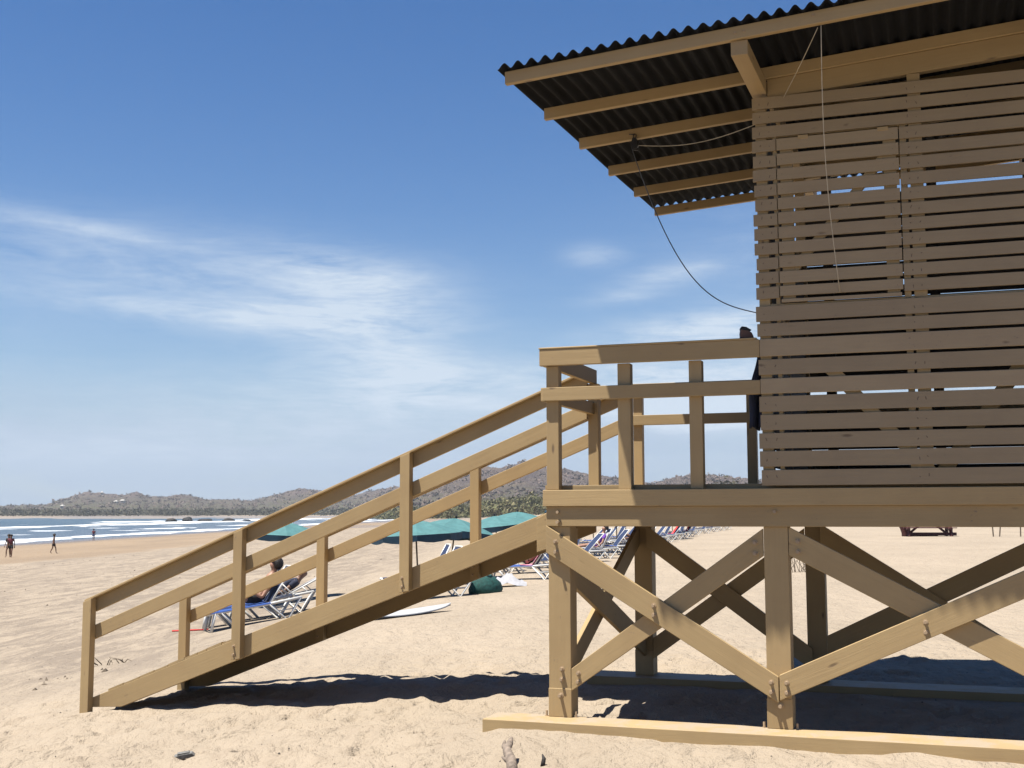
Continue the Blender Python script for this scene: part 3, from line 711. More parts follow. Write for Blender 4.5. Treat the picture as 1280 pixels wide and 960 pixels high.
# jacket hanging in the doorway
jk = MB(); n = 14; m_ = 12; 
for i in range(n + 1):
    for k in range(m_ + 1):
        t = i / n; u = k / m_; wd = .05 + .10 * min(1, t * 2.4); xx = 1.645 - .05 * min(1, t * 1.6) + wd * (u - .35) * .75 + .006 * math.sin(9 * t + u * 4)
        yv = .20 + .05 * math.cos(u * 9 + t * 2) * (.4 + t); jk.v.append(TW(xx, yv, 2.78 - .60 * t + .012 * math.sin(u * 11)))
for i in range(n):
    for k in range(m_):
        q = i * (m_ + 1) + k; jk.f.append((q, q + 1, q + m_ + 2, q + m_ + 1)); jk.m.append(0)
jo = jk.build('jacket', M['dark'], None, True); s = jo.modifiers.new('thickness', 'SOLIDIFY'); s.thickness = .018
tag(jo, 'dark navy jacket hanging at the left corner of the cabin by the deck railing', 'jacket')
# shoe perched on the rail
sh = empty('shoe', TW(1.555, .02, 2.842), -R(19.24) + .3, 'small brown and black shoe standing on the top rail against the cabin', 'shoe')
sh.scale = (.8, .8, .8)
mb = MB(); mb.prism([(-.055, 0), (.06, 0), (.068, .02), (.05, .058), (.018, .078), (.0, .105), (-.05, .10), (-.058, .05)], -.035, .035); mb.build('upper', simple('brown_leather', (.10, .05, .035), .7), sh, bevel=.008)
mb = MB(); mb.box(-.06, .072, -.04, .04, -.002, .012); mb.build('sole', M['black'], sh, bevel=.003)
mb = MB(); mb.prism([(-.058, .088), (.03, .068), (.05, .082), (.0, .112), (-.045, .118)], -.038, .038); mb.build('collar', M['black'], sh, bevel=.006)

# ------------------------------------------------------------------ beach furniture
def make_lounger(back=48, sling='blue', arms=False, label=None, group='blue sling sun loungers in rows on the sand'):
    root = empty('sun_lounger', (0, 0, 0), 0, label, 'sun lounger', group)
    a = R(back); ca, sa = math.cos(a), math.sin(a); px, pz = 1.22, .36; L_ = .80
    fr = MB()
    for s in (-.31, .31):
        fr.tube([(0, s, .37), (.05, s, .36), (px, s, pz), (1.82, s, .38)], .027, 8)
        fr.tube([(px, s * .9, pz), (px + L_ * ca, s * .9, pz + L_ * sa)], .019, 8)
        fr.tube([(px + .42 * ca, s * .93, pz + .42 * sa), (1.72, s * .97, .38)], .013, 6)
    for x, z in ((0, .37), (.62, .355), (1.82, .38)): fr.tube([(x, -.31, z), (x, .31, z)], .017, 8)
    fr.tube([(px + L_ * ca, -.28, pz + L_ * sa), (px + L_ * ca, .28, pz + L_ * sa)], .018, 8)
    fr.build('frame', M['white'], root, True)
    for s in (-.31, .31):
        l = MB(); l.tube([(.18, s, .36), (.06, s, .0)], .028, 8); l.build('leg', M['white'], root, True)
        l = MB(); l.tube([(.30, s, .36), (.56, s, .0)], .026, 8); l.build('leg', M['white'], root, True)
        l = MB(); l.tube([(1.20, s, .36), (1.50, s, .0), (1.80, s, .38)], .027, 8); l.tube([(1.32, s, .20), (1.68, s, .20)], .012, 6); l.build('leg', M['white'], root, True)
        if arms:
            l = MB(); l.tube([(.92, s * 1.1, .36), (1.02, s * 1.15, .47), (1.12, s * 1.16, .54), (1.60, s * 1.16, .60)], [.03, .034, .034, .028], 8); l.tube([(1.42, s * 1.14, .57), (1.36, s * 1.1, .36)], .018, 8); l.build('armrest', M['white'], root, True)
    sg = MB(); pts = [(.04 + (px - .04) * k / 10, .365 - .022 * math.sin(math.pi * k / 10)) for k in range(11)]
    for i in range(10):
        (x0, z0), (x1, z1) = pts[i], pts[i + 1]
        sg.add([(x0, -.30, z0), (x1, -.30, z1), (x1, .30, z1), (x0, .30, z0), (x0, -.30, z0 - .008), (x1, -.30, z1 - .008), (x1, .30, z1 - .008), (x0, .30, z0 - .008)], [(0, 1, 2, 3), (7, 6, 5, 4), (0, 4, 5, 1), (3, 2, 6, 7)])
    for s in (-.31, .31): sg.tube([(.06, s, .365), (px, s, .363)], .027, 8)
    sg.build('sling', M[sling], root, False)
    bk = MB(); n = 8
    for i in range(n):
        t0, t1 = .02 + (L_ - .04) * i / n, .02 + (L_ - .04) * (i + 1) / n; s0, s1 = -.018 * math.sin(math.pi * i / n), -.018 * math.sin(math.pi * (i + 1) / n)
        q = []
        for t, s, th in ((t0, s0, 0), (t1, s1, 0), (t0, s0, .01), (t1, s1, .01)):
            bx_, bz_ = px + t * ca + (s + th) * -sa * -1, pz + t * sa - (s + th) * ca * 1
            q.append((bx_, bz_))
        bk.add([(q[0][0], -.265, q[0][1]), (q[1][0], -.265, q[1][1]), (q[1][0], .265, q[1][1]), (q[0][0], .265, q[0][1]), (q[2][0], -.265, q[2][1]), (q[3][0], -.265, q[3][1]), (q[3][0], .265, q[3][1]), (q[2][0], .265, q[2][1])],
               [(0, 1, 2, 3), (7, 6, 5, 4), (0, 4, 5, 1), (3, 2, 6, 7), (0, 3, 7, 4), (1, 5, 6, 2)])
    bk.build('backrest', M['navy'], root)
    return root
protos = {}
def lounger(x, y, rz, label, back=48, sling='blue', arms=False, group='blue sling sun loungers in rows on the sand'):
    k = (back, sling, arms)
    if k in protos: o = copy_tree(protos[k])
    else: o = protos[k] = make_lounger(back, sling, arms)
    # settle each one on the sloping sand
    x2, y2 = x + 1.6 * math.cos(rz), y + 1.6 * math.sin(rz); z1, z2 = gz(x, y), gz(x2, y2)
    o.location = (x, y, z1 - .015); o.rotation_euler = (0, -math.atan2(z2 - z1, 1.6), rz); tag(o, label, 'sun lounger', group); return o
def xform(o): return Matrix.Translation(o.location) @ o.rotation_euler.to_matrix().to_4x4()

LA = lounger(-5.72, 23.25, R(24), 'blue lounger nearest the stair foot, a woman lying on it with her arm raised', 50, 'blue')
LB = lounger(-6.1, 24.65, R(4), 'white framed lounger with navy backrest between the two sunbathers nearest the stairs', 55, 'navy', True)
LC = lounger(-5.78, 25.45, R(3), 'lounger the bald person lies on, partly behind the stair rail post', 20, 'navy')
LD = lounger(-2.62, 26.2, R(18), 'empty lounger standing in shade left of the dark green bag', 60, 'navy')
LE = lounger(-3.0, 28.9, R(14), 'second empty lounger behind the one left of the dark green bag', 60, 'navy')
LF = lounger(-.62, 31.6, -R(10), 'lounger with a sunbather on a pink towel just left of the front corner post', 52, 'blue')
rowxy = [(34.6, 1.5), (37.6, 2.1), (41.4, 3.05), (44.2, 3.7), (47.5, 4.5), (51, 5.3), (55, 6.2), (59, 7.05), (63, 7.9), (67, 8.8), (71, 9.8), (75, 10.75), (79, 11.7), (84, 12.8), (89, 14.3), (94, 15.7), (99, 17.1), (104, 18.4)]
ordn = ['first', 'second', 'third', 'fourth', 'fifth', 'sixth', 'seventh', 'eighth', 'ninth', 'tenth', 'eleventh', 'twelfth', 'thirteenth', 'fourteenth', 'fifteenth', 'sixteenth', 'seventeenth', 'eighteenth']
rowL = []
for k, (y, x) in enumerate(rowxy):
    a = R((14, 10, 16, 12)[k % 4]); 
    lab = ordn[k] + ' lounger of the long row seen under the deck, counting away from the tower corner' if k < 17 else 'farthest lounger at the end of the long row seen under the deck'
    rowL.append(lounger(x - 1.75, y, a, lab, (50, 58, 46, 62)[k % 4], ('navy', 'blue', 'navy')[k % 3]))

for k, (y, x) in enumerate([(36.0, .2), (39.4, 1.0), (42.8, 1.75), (45.8, 2.4), (49.2, 3.1), (53, 4.0), (57, 4.9), (61, 5.8), (65, 6.6)]):
    lounger(x - 1.75, y, R((8, 15, 11)[k % 3]), ordn[k] + ' lounger of the seaward row behind the long row, counting away from the tower', (52, 62, 48)[k % 3], ('blue', 'navy')[k % 2])

def make_umbrella(height=2.0, rad=1.25, drop=.36, mat='teal', val=.16):
    root = empty('beach_umbrella', (0, 0, 0)); 
    mb = MB(); mb.tube([(0, 0, -.25), (0, 0, height)], .021, 8); mb.build('pole', M['pole'], root, True)
    c = MB(); n = 8; sub = 4; rings = 6; P_ = []
    for r_ in range(rings + 1):
        t = r_ / rings
        for k in range(n * sub):
            a = 2 * math.pi * k / (n * sub); f = (k % sub) / sub; sc_ = 1 - .07 * math.sin(math.pi * f) * t
            P_.append((rad * t * sc_ * math.cos(a), rad * t * sc_ * math.sin(a), height - drop * t ** 1.35 - .05 * math.sin(math.pi * f) * t * (1 - t) * 2))
    c.v = P_; m_ = n * sub
    for r_ in range(rings):
        for k in range(m_):
            c.f.append((r_ * m_ + k, r_ * m_ + (k + 1) % m_, (r_ + 1) * m_ + (k + 1) % m_, (r_ + 1) * m_ + k)); c.m.append(0)
    o = c.build('canopy', M[mat], root, False); s = o.modifiers.new('thickness', 'SOLIDIFY'); s.thickness = .006
    vl = MB(); vl.v = list(P_[-m_:])
    for k in range(m_):
        x, y, z = P_[-m_ + k]; f = (k % sub) / sub; vl.v.append((x * .985, y * .985, z - val * (.72 + .28 * math.sin(math.pi * f))))
    for k in range(m_): vl.f.append((k, (k + 1) % m_, m_ + (k + 1) % m_, m_ + k)); vl.m.append(0)
    o = vl.build('valance', M['val'], root, False); s = o.modifiers.new('thickness', 'SOLIDIFY'); s.thickness = .006
    for k in range(n):
        a = 2 * math.pi * k / n; q = MB(); q.tube([(0, 0, height - .03), (rad * .6 * math.cos(a), rad * .6 * math.sin(a), height - drop * .6 ** 1.35 - .03), (rad * math.cos(a), rad * math.sin(a), height - drop - .025)], .008, 5); q.build('rib', M['pole'], root)
    f = MB(); f.tube([(0, 0, height), (0, 0, height + .03), (0, 0, height + .075), (0, 0, height + .09)], [.02, .035, .03, .008], 8); f.build('finial', M['black'], root, True)
    return root
up = {}
def umbrella(x, y, key, tilt, rz, label, zoff=0):
    if key in up: o = copy_tree(up[key])
    else: o = up[key] = make_umbrella(*key)
    o.location = (x, y, gz(x, y)); o.rotation_euler = (R(tilt[0]), R(tilt[1]), rz)
    return tag(o, label, 'umbrella', 'teal beach umbrellas over the loungers')
K1 = (2.02, 1.12, .34, 'teal', .15); K2 = (1.66, 1.18, .36, 'teal', .20); K3 = (1.62, 1.1, .30, 'teal2', .2)
umbrella(-5.66, 30.0, K1, (0, 3), .3, 'teal umbrella seen above the reclining woman, the leftmost one')
umbrella(-2.36, 31.3, K2, (0, -3), .1, 'teal umbrella with the pole just right of the third stair post')
umbrella(-1.68, 33.0, K2, (0, 7), .5, 'teal umbrella tipped beside a second pole, front right of an overlapping pair')
umbrella(-.45, 43.0, (1.62, 1.3, .34, 'teal', .2), (0, -6), .2, 'smaller looking teal umbrella behind the upper stair post')
umbrella(.2, 47.0, (1.72, 1.3, .34, 'teal', .2), (0, 0), .7, 'teal umbrella just showing over the top of the stringer')
hidden = ['umbrella whose pole rises left of the reading woman, canopy hidden by the deck', 'umbrella pole in the middle of the gap left of the back brace', 'umbrella pole just left of the dark back brace', 'umbrella pole behind the fifth or sixth lounger of the long row', 'umbrella pole right of the rear post, left one of two', 'umbrella pole right of the rear post, right one of two']
for (x, y), lb in zip(((2.30, 47.5), (3.35, 51.0), (4.35, 51.5), (5.3, 58.0), (9.3, 74.0), (10.2, 79.0)), hidden):
    umbrella(x, y, (2.05, 1.1, .34, 'teal2', .15), (0, random.uniform(-2, 2)), random.random(), lb)

# ------------------------------------------------------------------ people
def skin_mesh(name, chains, mat, parent, root=None, sub=1):
    """one surface grown round a skeleton: chains = lists of (x, y, z, r) that share nodes by position"""
    key = {}; vs = []; rs = []; es = []
    for ch in chains:
        prev = None
        for p in ch:
            k = (round(p[0], 4), round(p[1], 4), round(p[2], 4))
            if k not in key: key[k] = len(vs); vs.append(k); rs.append(p[3])
            if prev is not None and prev != key[k] and (min(prev, key[k]), max(prev, key[k])) not in es: es.append((min(prev, key[k]), max(prev, key[k])))
            prev = key[k]
    me = bpy.data.meshes.new(name); me.from_pydata(vs, es, []); o = bpy.data.objects.new(name, me); COL.objects.link(o)
    sk_ = o.modifiers.new('skin', 'SKIN'); sk_.use_smooth_shade = True
    if not me.skin_vertices: 
        bm = bmesh.new(); bm.from_mesh(me); bm.verts.layers.skin.verify(); bm.to_mesh(me); bm.free()
    for i, r_ in enumerate(rs):
        me.skin_vertices[0].data[i].radius = (r_, r_); me.skin_vertices[0].data[i].use_root = (i == 0)
    ss_ = o.modifiers.new('sub', 'SUBSURF'); ss_.levels = sub; ss_.render_levels = sub
    bpy.context.view_layer.update()
    dg = bpy.context.evaluated_depsgraph_get(); me2 = bpy.data.meshes.new_from_object(o.evaluated_get(dg))
    bpy.data.objects.remove(o); me2.name = name
    me2.materials.clear(); me2.materials.append(mat)
    for p_ in me2.polygons: p_.use_smooth = True
    o2 = bpy.data.objects.new(name, me2); COL.objects.link(o2); o2.parent = parent; return o2
def vlerp(a, b_, t): return tuple(a[i] + (b_[i] - a[i]) * t for i in range(3))
def person(loc, rz, J, label, skin='skin', hair='short', top=None, bottom=None, s=1.0, rot=None, brim=None):
    """J: joint positions (pelvis, chest, neck, head, crown, face dir, and l/r shoulder, elbow, wrist, hand, hip, knee, ankle, toe)"""
    root = empty('person', loc, rz, label, 'person')
    if rot is not None: root.rotation_euler = rot
    root.scale = (s, s, s)
    p, c, n_, h, cr = J['pelvis'], J['chest'], J['neck'], J['head'], J['crown']; f = Vector(J['face']).normalized()
    ch = [[(*p, .13), (*vlerp(p, c, .5), .115), (*c, .135), (*n_, .055), (*vlerp(n_, h, .45), .062), (*h, .092), (*vlerp(h, cr, .55), .088), (*cr, .05)]]
    hv = Vector(h); ch.append([(*h, .092), (*(hv + f * .10), .016)])
    for sd in ('l', 'r'):
        sh_, el, wr, hd = J[sd + 'sh'], J[sd + 'el'], J[sd + 'wr'], J[sd + 'hd']
        ch.append([(*c, .135), (*sh_, .062), (*vlerp(sh_, el, .5), .048), (*el, .038), (*vlerp(el, wr, .4), .038), (*wr, .025), (*hd, .036)])
        hd_ = Vector(hd); d = (hd_ - Vector(wr)).normalized(); sidev = d.cross(f if abs(d.dot(f)) < .9 else Vector((0, 0, 1))).normalized(); curl = sidev.cross(d).normalized()
        for q, ln in ((-1.5, .068), (-.5, .08), (.5, .076), (1.5, .058)):
            b0 = hd_ + sidev * q * .016 + d * .02; b1 = b0 + d * ln * .55 + curl * .004; b2 = b1 + d * ln * .4 + curl * .018
            ch.append([(*hd, .036), (*b0, .012), (*b1, .0095), (*b2, .008)])
        b0 = hd_ - d * .015 - sidev * .032; ch.append([(*hd, .036), (*b0, .013), (*(b0 + d * .035 - sidev * .015 + curl * .01), .010)])
        hp, kn, an, to = J[sd + 'hp'], J[sd + 'kn'], J[sd + 'an'], J[sd + 'to']
        ch.append([(*p, .13), (*hp, .095), (*vlerp(hp, kn, .5), .078), (*kn, .054), (*vlerp(kn, an, .3), .056), (*an, .034), (*to, .03)])
    skin_mesh('body', ch, M[skin], root)
    if top:
        tt = [[(*vlerp(p, c, -.05), .135), (*vlerp(p, c, .5), .130), (*c, .150), (*vlerp(c, n_, .6), .085)]]
        for sd in ('l', 'r'): tt.append([(*c, .150), (*J[sd + 'sh'], .075), (*vlerp(J[sd + 'sh'], J[sd + 'el'], .6), .066)])
        skin_mesh('shirt', tt, M[top], root)
    if bottom:
        tt = [[(*vlerp(p, c, .25), .128), (*p, .147)]]
        for sd in ('l', 'r'): tt.append([(*p, .147), (*J[sd + 'hp'], .110), (*vlerp(J[sd + 'hp'], J[sd + 'kn'], .62), .098)])
        skin_mesh('shorts', tt, M[bottom], root)
    if hair:
        H = MB(); up_ = (Vector(cr) - hv).normalized(); rt = f.cross(up_).normalized(); fw = up_.cross(rt).normalized(); cc = hv + up_ * .055 - fw * .012
        long_ = hair == 'long'
        for i in range(8):
            th = math.pi * (i / 7) * (.60 if not long_ else .82)
            for k in range(14):
                a = 2 * math.pi * k / 14; lim = .62 if math.cos(a) > .35 else 1.0; t2 = th * lim; rr = .128 if not long_ else .132
                H.v.append(tuple(cc + up_ * math.cos(t2) * rr * .98 + (fw * math.cos(a) + rt * math.sin(a)) * math.sin(t2) * rr * (1.0 + (.03 if k % 2 else 0))))
        for i in range(7):
            for k in range(14): H.f.append((i * 14 + k, i * 14 + (k + 1) % 14, (i + 1) * 14 + (k + 1) % 14, (i + 1) * 14 + k)); H.m.append(0)
        ho_ = H.build('hair', M['hair'], root, True); s_m = ho_.modifiers.new('t', 'SOLIDIFY'); s_m.thickness = .012
    return root
def mirror(J, pairs):
    for k, v in pairs.items(): J['l' + k] = v; J['r' + k] = (v[0], -v[1], v[2])
    return J
def standing(stride=.0, arm=.0, lean=.0):
    # faces +X
    J = dict(pelvis=(0, 0, .95), chest=(.02 + lean, 0, 1.30), neck=(.02 + lean, 0, 1.47), head=(.035 + lean, 0, 1.61), crown=(.03 + lean, 0, 1.70), face=(1, 0, 0))
    for sd, sg in (('l', 1), ('r', -1)):
        J[sd + 'sh'] = (.01 + lean, .185 * sg, 1.41); J[sd + 'el'] = (-.04 + arm * sg * -.5 + lean, .235 * sg, 1.12); J[sd + 'wr'] = (.03 - arm * sg + lean, .24 * sg, .87); J[sd + 'hd'] = (.05 - arm * sg * 1.1 + lean, .235 * sg, .80)
        J[sd + 'hp'] = (0, .095 * sg, .90); J[sd + 'kn'] = (.06 + stride * .55 * sg, .10 * sg, .49); J[sd + 'an'] = (-.01 + stride * sg, .10 * sg, .08 + (.06 if stride * sg < 0 else 0)); J[sd + 'to'] = (.14 + stride * sg, .11 * sg, .03)
    return J
def reclined(back=48, kneeup=(0, 0), arm='side', headtilt=0):
    # lies on a lounger: feet at x=.15, hips at x=1.12, torso up the backrest; faces -X
    a = R(back); ca, sa = math.cos(a), math.sin(a); nx, nz = -sa, ca
    def T_(d, off=0, y=0): return (1.18 + d * ca + nx * off, y, .40 + d * sa + nz * off)
    J = dict(pelvis=(1.12, 0, .50), chest=T_(.36, .13), neck=T_(.55, .14), head=(T_(.66, .19)), crown=(T_(.75, .20)), face=(-.85, 0, .25))
    for sd, sg, ku in (('l', 1, kneeup[0]), ('r', -1, kneeup[1])):
        J[sd + 'sh'] = T_(.46, .11, .18 * sg)
        if arm == 'raised': J[sd + 'el'] = (1.08, .27 * sg, .50); J[sd + 'wr'] = (.90, .22 * sg, .66); J[sd + 'hd'] = (.85, .2 * sg, .72)
        elif arm == 'read': J[sd + 'el'] = T_(.18, .20, .26 * sg); J[sd + 'wr'] = T_(.36, .40, .10 * sg); J[sd + 'hd'] = T_(.42, .44, .06 * sg)
        else: J[sd + 'el'] = T_(.18, .06, .27 * sg); J[sd + 'wr'] = (1.05, .26 * sg, .44); J[sd + 'hd'] = (.98, .25 * sg, .43)
        J[sd + 'hp'] = (1.05, .10 * sg, .49); J[sd + 'kn'] = (.64, .11 * sg, .49 + .30 * ku); J[sd + 'an'] = (.22 + .12 * ku, .10 * sg, .43); J[sd + 'to'] = (.16 + .10 * ku, .10 * sg, .52)
    return J
def on_lounger(L_, J, label, **k):
    q = person(L_.location.copy(), 0, J, label, rot=L_.rotation_euler.copy(), **k); return q
on_lounger(LA, reclined(50, (0, .15), 'raised'), 'person reclining on the nearest blue lounger, dark hair, lower arm raised, black shorts', skin='skin', hair='long', bottom='black')
on_lounger(LC, reclined(20, (0, .1), 'side'), 'bald person in a dark shirt reclining on a lounger behind the stair rail post', skin='skin2', hair=None, top='dark', bottom='bluefab', s=.94)
on_lounger(LF, reclined(52, (.85, .9), 'read'), 'sunbather in black shorts with knees up on the lounger with the pink towel', skin='skin', hair='short', bottom='black')
on_lounger(rowL[1], reclined(58, (.5, 0), 'side'), 'dark haired person in a blue top sitting on the second lounger under the deck', skin='skin', hair='long', top='bluefab', bottom='black')
on_lounger(rowL[3], reclined(56, (0, 0), 'side'), 'person in purple lying on the fourth lounger under the deck', skin='skin', hair='short', top='purple', bottom='purple')
on_lounger(rowL[6], reclined(46, (.6, 0), 'side'), 'person dressed in black on a lounger right of the rear post', skin='skin2', hair='short', top='black', bottom='black')
def walker(x, y, rz, J, label, **k): return person((x, y, gz(x, y) - .01), rz, J, label, **k)
walker(-39.9, 98.9, R(-80), standing(.20, .14), 'person in dark clothes, front walker of the pair at the left edge', skin='skin2', hair='short', top='maroon', bottom='black', s=1.03)
walker(-40.35, 99.6, R(-95), standing(-.20, .16), 'person walking half hidden behind the front walker at the left edge', skin='skin2', hair='short', top='black', bottom='black', s=1.05)
walker(-40.1, 108.6, R(15), standing(.24, .10, .02), 'person in black swimwear walking right on the wet sand with hair up', skin='skin2', hair='long', bottom='black', s=.98)
walker(-60.7, 180.0, R(90), standing(.05, .02), 'person in a red vest standing at the edge of the water', skin='skin2', hair='short', top='maroon', bottom='bluefab', s=.98)
# towels
def towel(L_, mat, label, x0=.9, x1=1.2, back=50, w=.2, folds=3, ln=.6, name='towel'):
    mb = MB(); a = R(back); path = [(x0, .385), (1.20, .38)] + [(1.22 + t * math.cos(a) - .02 * math.sin(a), .375 + t * math.sin(a) + .02) for t in (.15, .3, .45, ln)]
    rows_ = []; n = 10; ys = [(-w + 2 * w * k / n) for k in range(n + 1)]
    for (x, z) in path:
        for k, y in enumerate(ys): mb.v.append((x, y, z + .012 * math.sin(k * 1.7 + x * 9)))
    for i in range(len(path) - 1):
        for k in range(n): q = i * (n + 1) + k; mb.f.append((q, q + 1, q + n + 2, q + n + 1)); mb.m.append(0)
    o = mb.build(name, M[mat], None, True); s = o.modifiers.new('t', 'SOLIDIFY'); s.thickness = .02
    o.location = L_.location; o.rotation_euler = L_.rotation_euler; return tag(o, label, 'towel')
towel(LF, 'pink', 'pink and white towel spread over the backrest behind the sunbather', w=.33, back=52, ln=.78)
towel(LC, 'towel', 'pale towel over the backrest beside the bald person', w=.24, back=20, ln=.80)
towel(rowL[3], 'towel', 'white towel on the lounger under the person in purple', x0=.1, w=.33, back=62)
towel(rowL[10], 'red', 'red towel over the lounger back, left one of two red towels', w=.13, back=50, ln=.85)
towel(rowL[12], 'red', 'red towel over the lounger back, right one of two red towels', w=.13, back=58, ln=.85)
# bag, board and small things on the sand
bg_ = MB(); n = 16; rings = [(0, .34, .20), (.10, .37, .23), (.24, .33, .20), (.36, .22, .14), (.44, .10, .07), (.47, .02, .02)]
for i, (z, a, b_) in enumerate(rings):
    for k in range(n):
        t = 2 * math.pi * k / n; w_ = 1 + .10 * math.sin(3 * t + i) + .05 * math.sin(7 * t); bg_.v.append((a * w_ * math.cos(t) - .06 * z, b_ * w_ * math.sin(t), z))
for i in range(len(rings) - 1):
    for k in range(n): bg_.f.append((i * n + k, i * n + (k + 1) % n, (i + 1) * n + (k + 1) % n, (i + 1) * n + k)); bg_.m.append(0)
bg_.f.append(tuple(range(n))[::-1]); bg_.m.append(0)
bo = empty('beach_bag', (-.58, 26.9, gz(-.58, 26.9) - .02), .3, 'dark green slumped beach bag on the sand between two groups of loungers', 'bag')
bg_.build('bag_body', M['green'], bo, True); mb = MB(); mb.tube([(-.15, -.05, .40), (-.12, -.1, .52), (.02, -.12, .56), (.12, -.08, .46), (.14, -.05, .36)], .014, 6); mb.build('handle', M['black'], bo, True)
wt = MB(); 
for i in range(9):
    for k in range(9):
        x = -.45 + .9 * i / 8; y = -.28 + .56 * k / 8; d = math.hypot(x / .45, y / .28); wt.v.append((x, y, max(.0, .34 * (1 - d * .75)) * (.75 + .35 * math.sin(i * 1.9 + k * 1.3)) + .01))
for i in range(8):
    for k in range(8): q = i * 9 + k; wt.f.append((q, q + 1, q + 10, q + 9)); wt.m.append(0)
wo = wt.build('towel_heap', M['towel'], None, True, loc=(-.12, 28.8, gz(-.12, 28.8))); tag(wo, 'crumpled white towel heaped on the sand right of the dark green bag', 'towel')
bd = MB(); L_ = 1.05; n = 22; top_, bot_ = [], []
for k in range(n + 1):
    t = -1 + 2 * k / n; w = .27 * (1 - abs(t) ** 2.6) ** .8; r_ = .05 * t * t
    for y in (-1, -.6, 0, .6, 1): top_.append((t * L_, y * w, .11 + r_ - .035 * y * y)); 
    for y in (-1, -.6, 0, .6, 1): bot_.append((t * L_, y * w, .055 + r_ - .0 + .02 * y * y))
bd.v = top_ + bot_; o5 = len(top_)
for k in range(n):
    for j in range(4):
        a = k * 5 + j; bd.f.append((a, a + 1, a + 6, a + 5)); bd.m.append(0); bd.f.append((o5 + a, o5 + a + 5, o5 + a + 6, o5 + a + 1)); bd.m.append(0)
    a = k * 5; bd.f.append((a, a + 5, o5 + a + 5, o5 + a)); bd.m.append(0); a += 4; bd.f.append((a, o5 + a, o5 + a + 5, a + 5)); bd.m.append(0)
bdo = bd.build('surfboard', M['board'], None, True, loc=(-1.95, 22.1, gz(-1.95, 22.1) - .02)); bdo.rotation_euler = (R(4), -R(3), R(38)); tag(bdo, 'white surfboard lying on the sand below the stair stringer', 'surfboard')
mb = MB(); mb.tube([(-.33, -.06, .03), (0, 0, .04), (.33, .05, .045)], .016, 7); rs = mb.build('red_stick', M['red'], None, True, loc=(-6.1, 23.7, gz(-6.1, 23.7))); tag(rs, 'thin red stick lying on the sand left of the nearest lounger', 'stick')
# driftwood and scraps in front
def gloc(x, y, dz=0): return (x, y, gz(x, y) + dz)
mb = MB(); mb.tube([(.02, -.35, -.03), (.01, -.22, .02), (-.012, -.10, .045), (-.02, .0, .055), (.0, .08, .075), (.012, .15, .10)], [.038, .036, .032, .030, .024, .012], 9); mb.tube([(-.02, .0, .05), (-.04, .06, .06), (-.035, .12, .085)], [.022, .018, .008], 7)
mb.tube([(.01, -.22, .0), (-.03, -.19, .02), (-.05, -.15, .03)], [.02, .014, .008], 7)
dw = mb.build('driftwood', M['drift'], None, True, loc=(-.02, 8.62, -.105)); tag(dw, 'weathered driftwood branch poking up from the sand at the bottom edge', 'driftwood')
mb = MB(); mb.tube([(.0, 0, -.02), (.01, .01, .03), (.0, .03, .055)], [.016, .014, .005], 7); q = mb.build('driftwood', M['char'], None, True, loc=(.20, 8.50, -.125)); tag(q, 'short charred stub of wood right of the driftwood branch at the bottom edge', 'driftwood')
mb = MB(); mb.prism([(-.075, 0), (.07, -.004), (.082, .012), (.06, .034), (-.02, .030), (-.07, .022)], -.035, .035); mb.prism([(-.05, .03), (.045, .034), (.04, .044), (-.045, .040)], -.03, .02)
q = mb.build('wood_scrap', M['grey'], None, bevel=.004, loc=(-2.50, 9.62, gz(-2.5, 9.62) + .028)); q.rotation_euler = (R(4), R(-5), R(12)); tag(q, 'flat grey scrap of wood on the foreground sand', 'wood scrap')
# seaweed line and flecks
def flecks(name, pts, size, mat, kind='stuff'):
    V, F = [], []
    for (x, y) in pts:
        z = float(ground_h(x, y) + sand_bumps(np.array(x), np.array(y))); s1 = size * rng.uniform(.4, 1.4); a = rng.uniform(0, 6.28); b0 = len(V)
        dx, dy = math.cos(a) * s1, math.sin(a) * s1; q = rng.uniform(.25, .6)
        V += [(x - dx, y - dy, z - .003), (x + dy * q, y - dx * q, z - .002), (x + dx, y + dy, z - .003), (x - dy * q, y + dx * q, z - .002), (x + dx * .1, y + dy * .1, z + s1 * rng.uniform(.35, .8))]
        F += [(b0, b0 + 1, b0 + 4), (b0 + 1, b0 + 2, b0 + 4), (b0 + 2, b0 + 3, b0 + 4), (b0 + 3, b0, b0 + 4)]
    return tag(np_mesh(name, np.array(V), np.array(F), mat, False), kind=kind)
pts = [(rng.uniform(-6, 4.5), rng.uniform(7.6, 11.5)) for _ in range(150)] + [(rng.normal(-1.2, .8), rng.normal(9.7, .25)) for _ in range(60)]
pts += [(rng.uniform(-9, 5), rng.uniform(11, 22)) for _ in range(140)]
flecks('bark_flecks', pts, .011, M['char']); flecks('shell_bits', [(rng.uniform(-6, 4.5), rng.uniform(7.6, 13)) for _ in range(70)], .008, M['towel'])
flecks('seaweed', [(rng.normal(-30 + .02 * k, .6), 60 + k * .6) for k in range(110)] + [(rng.normal(-17, 5), rng.uniform(35, 80)) for _ in range(120)] + [(rng.normal(-6.4, .3), rng.normal(17.3, .3)) for _ in range(14)], .05, M['twig'])
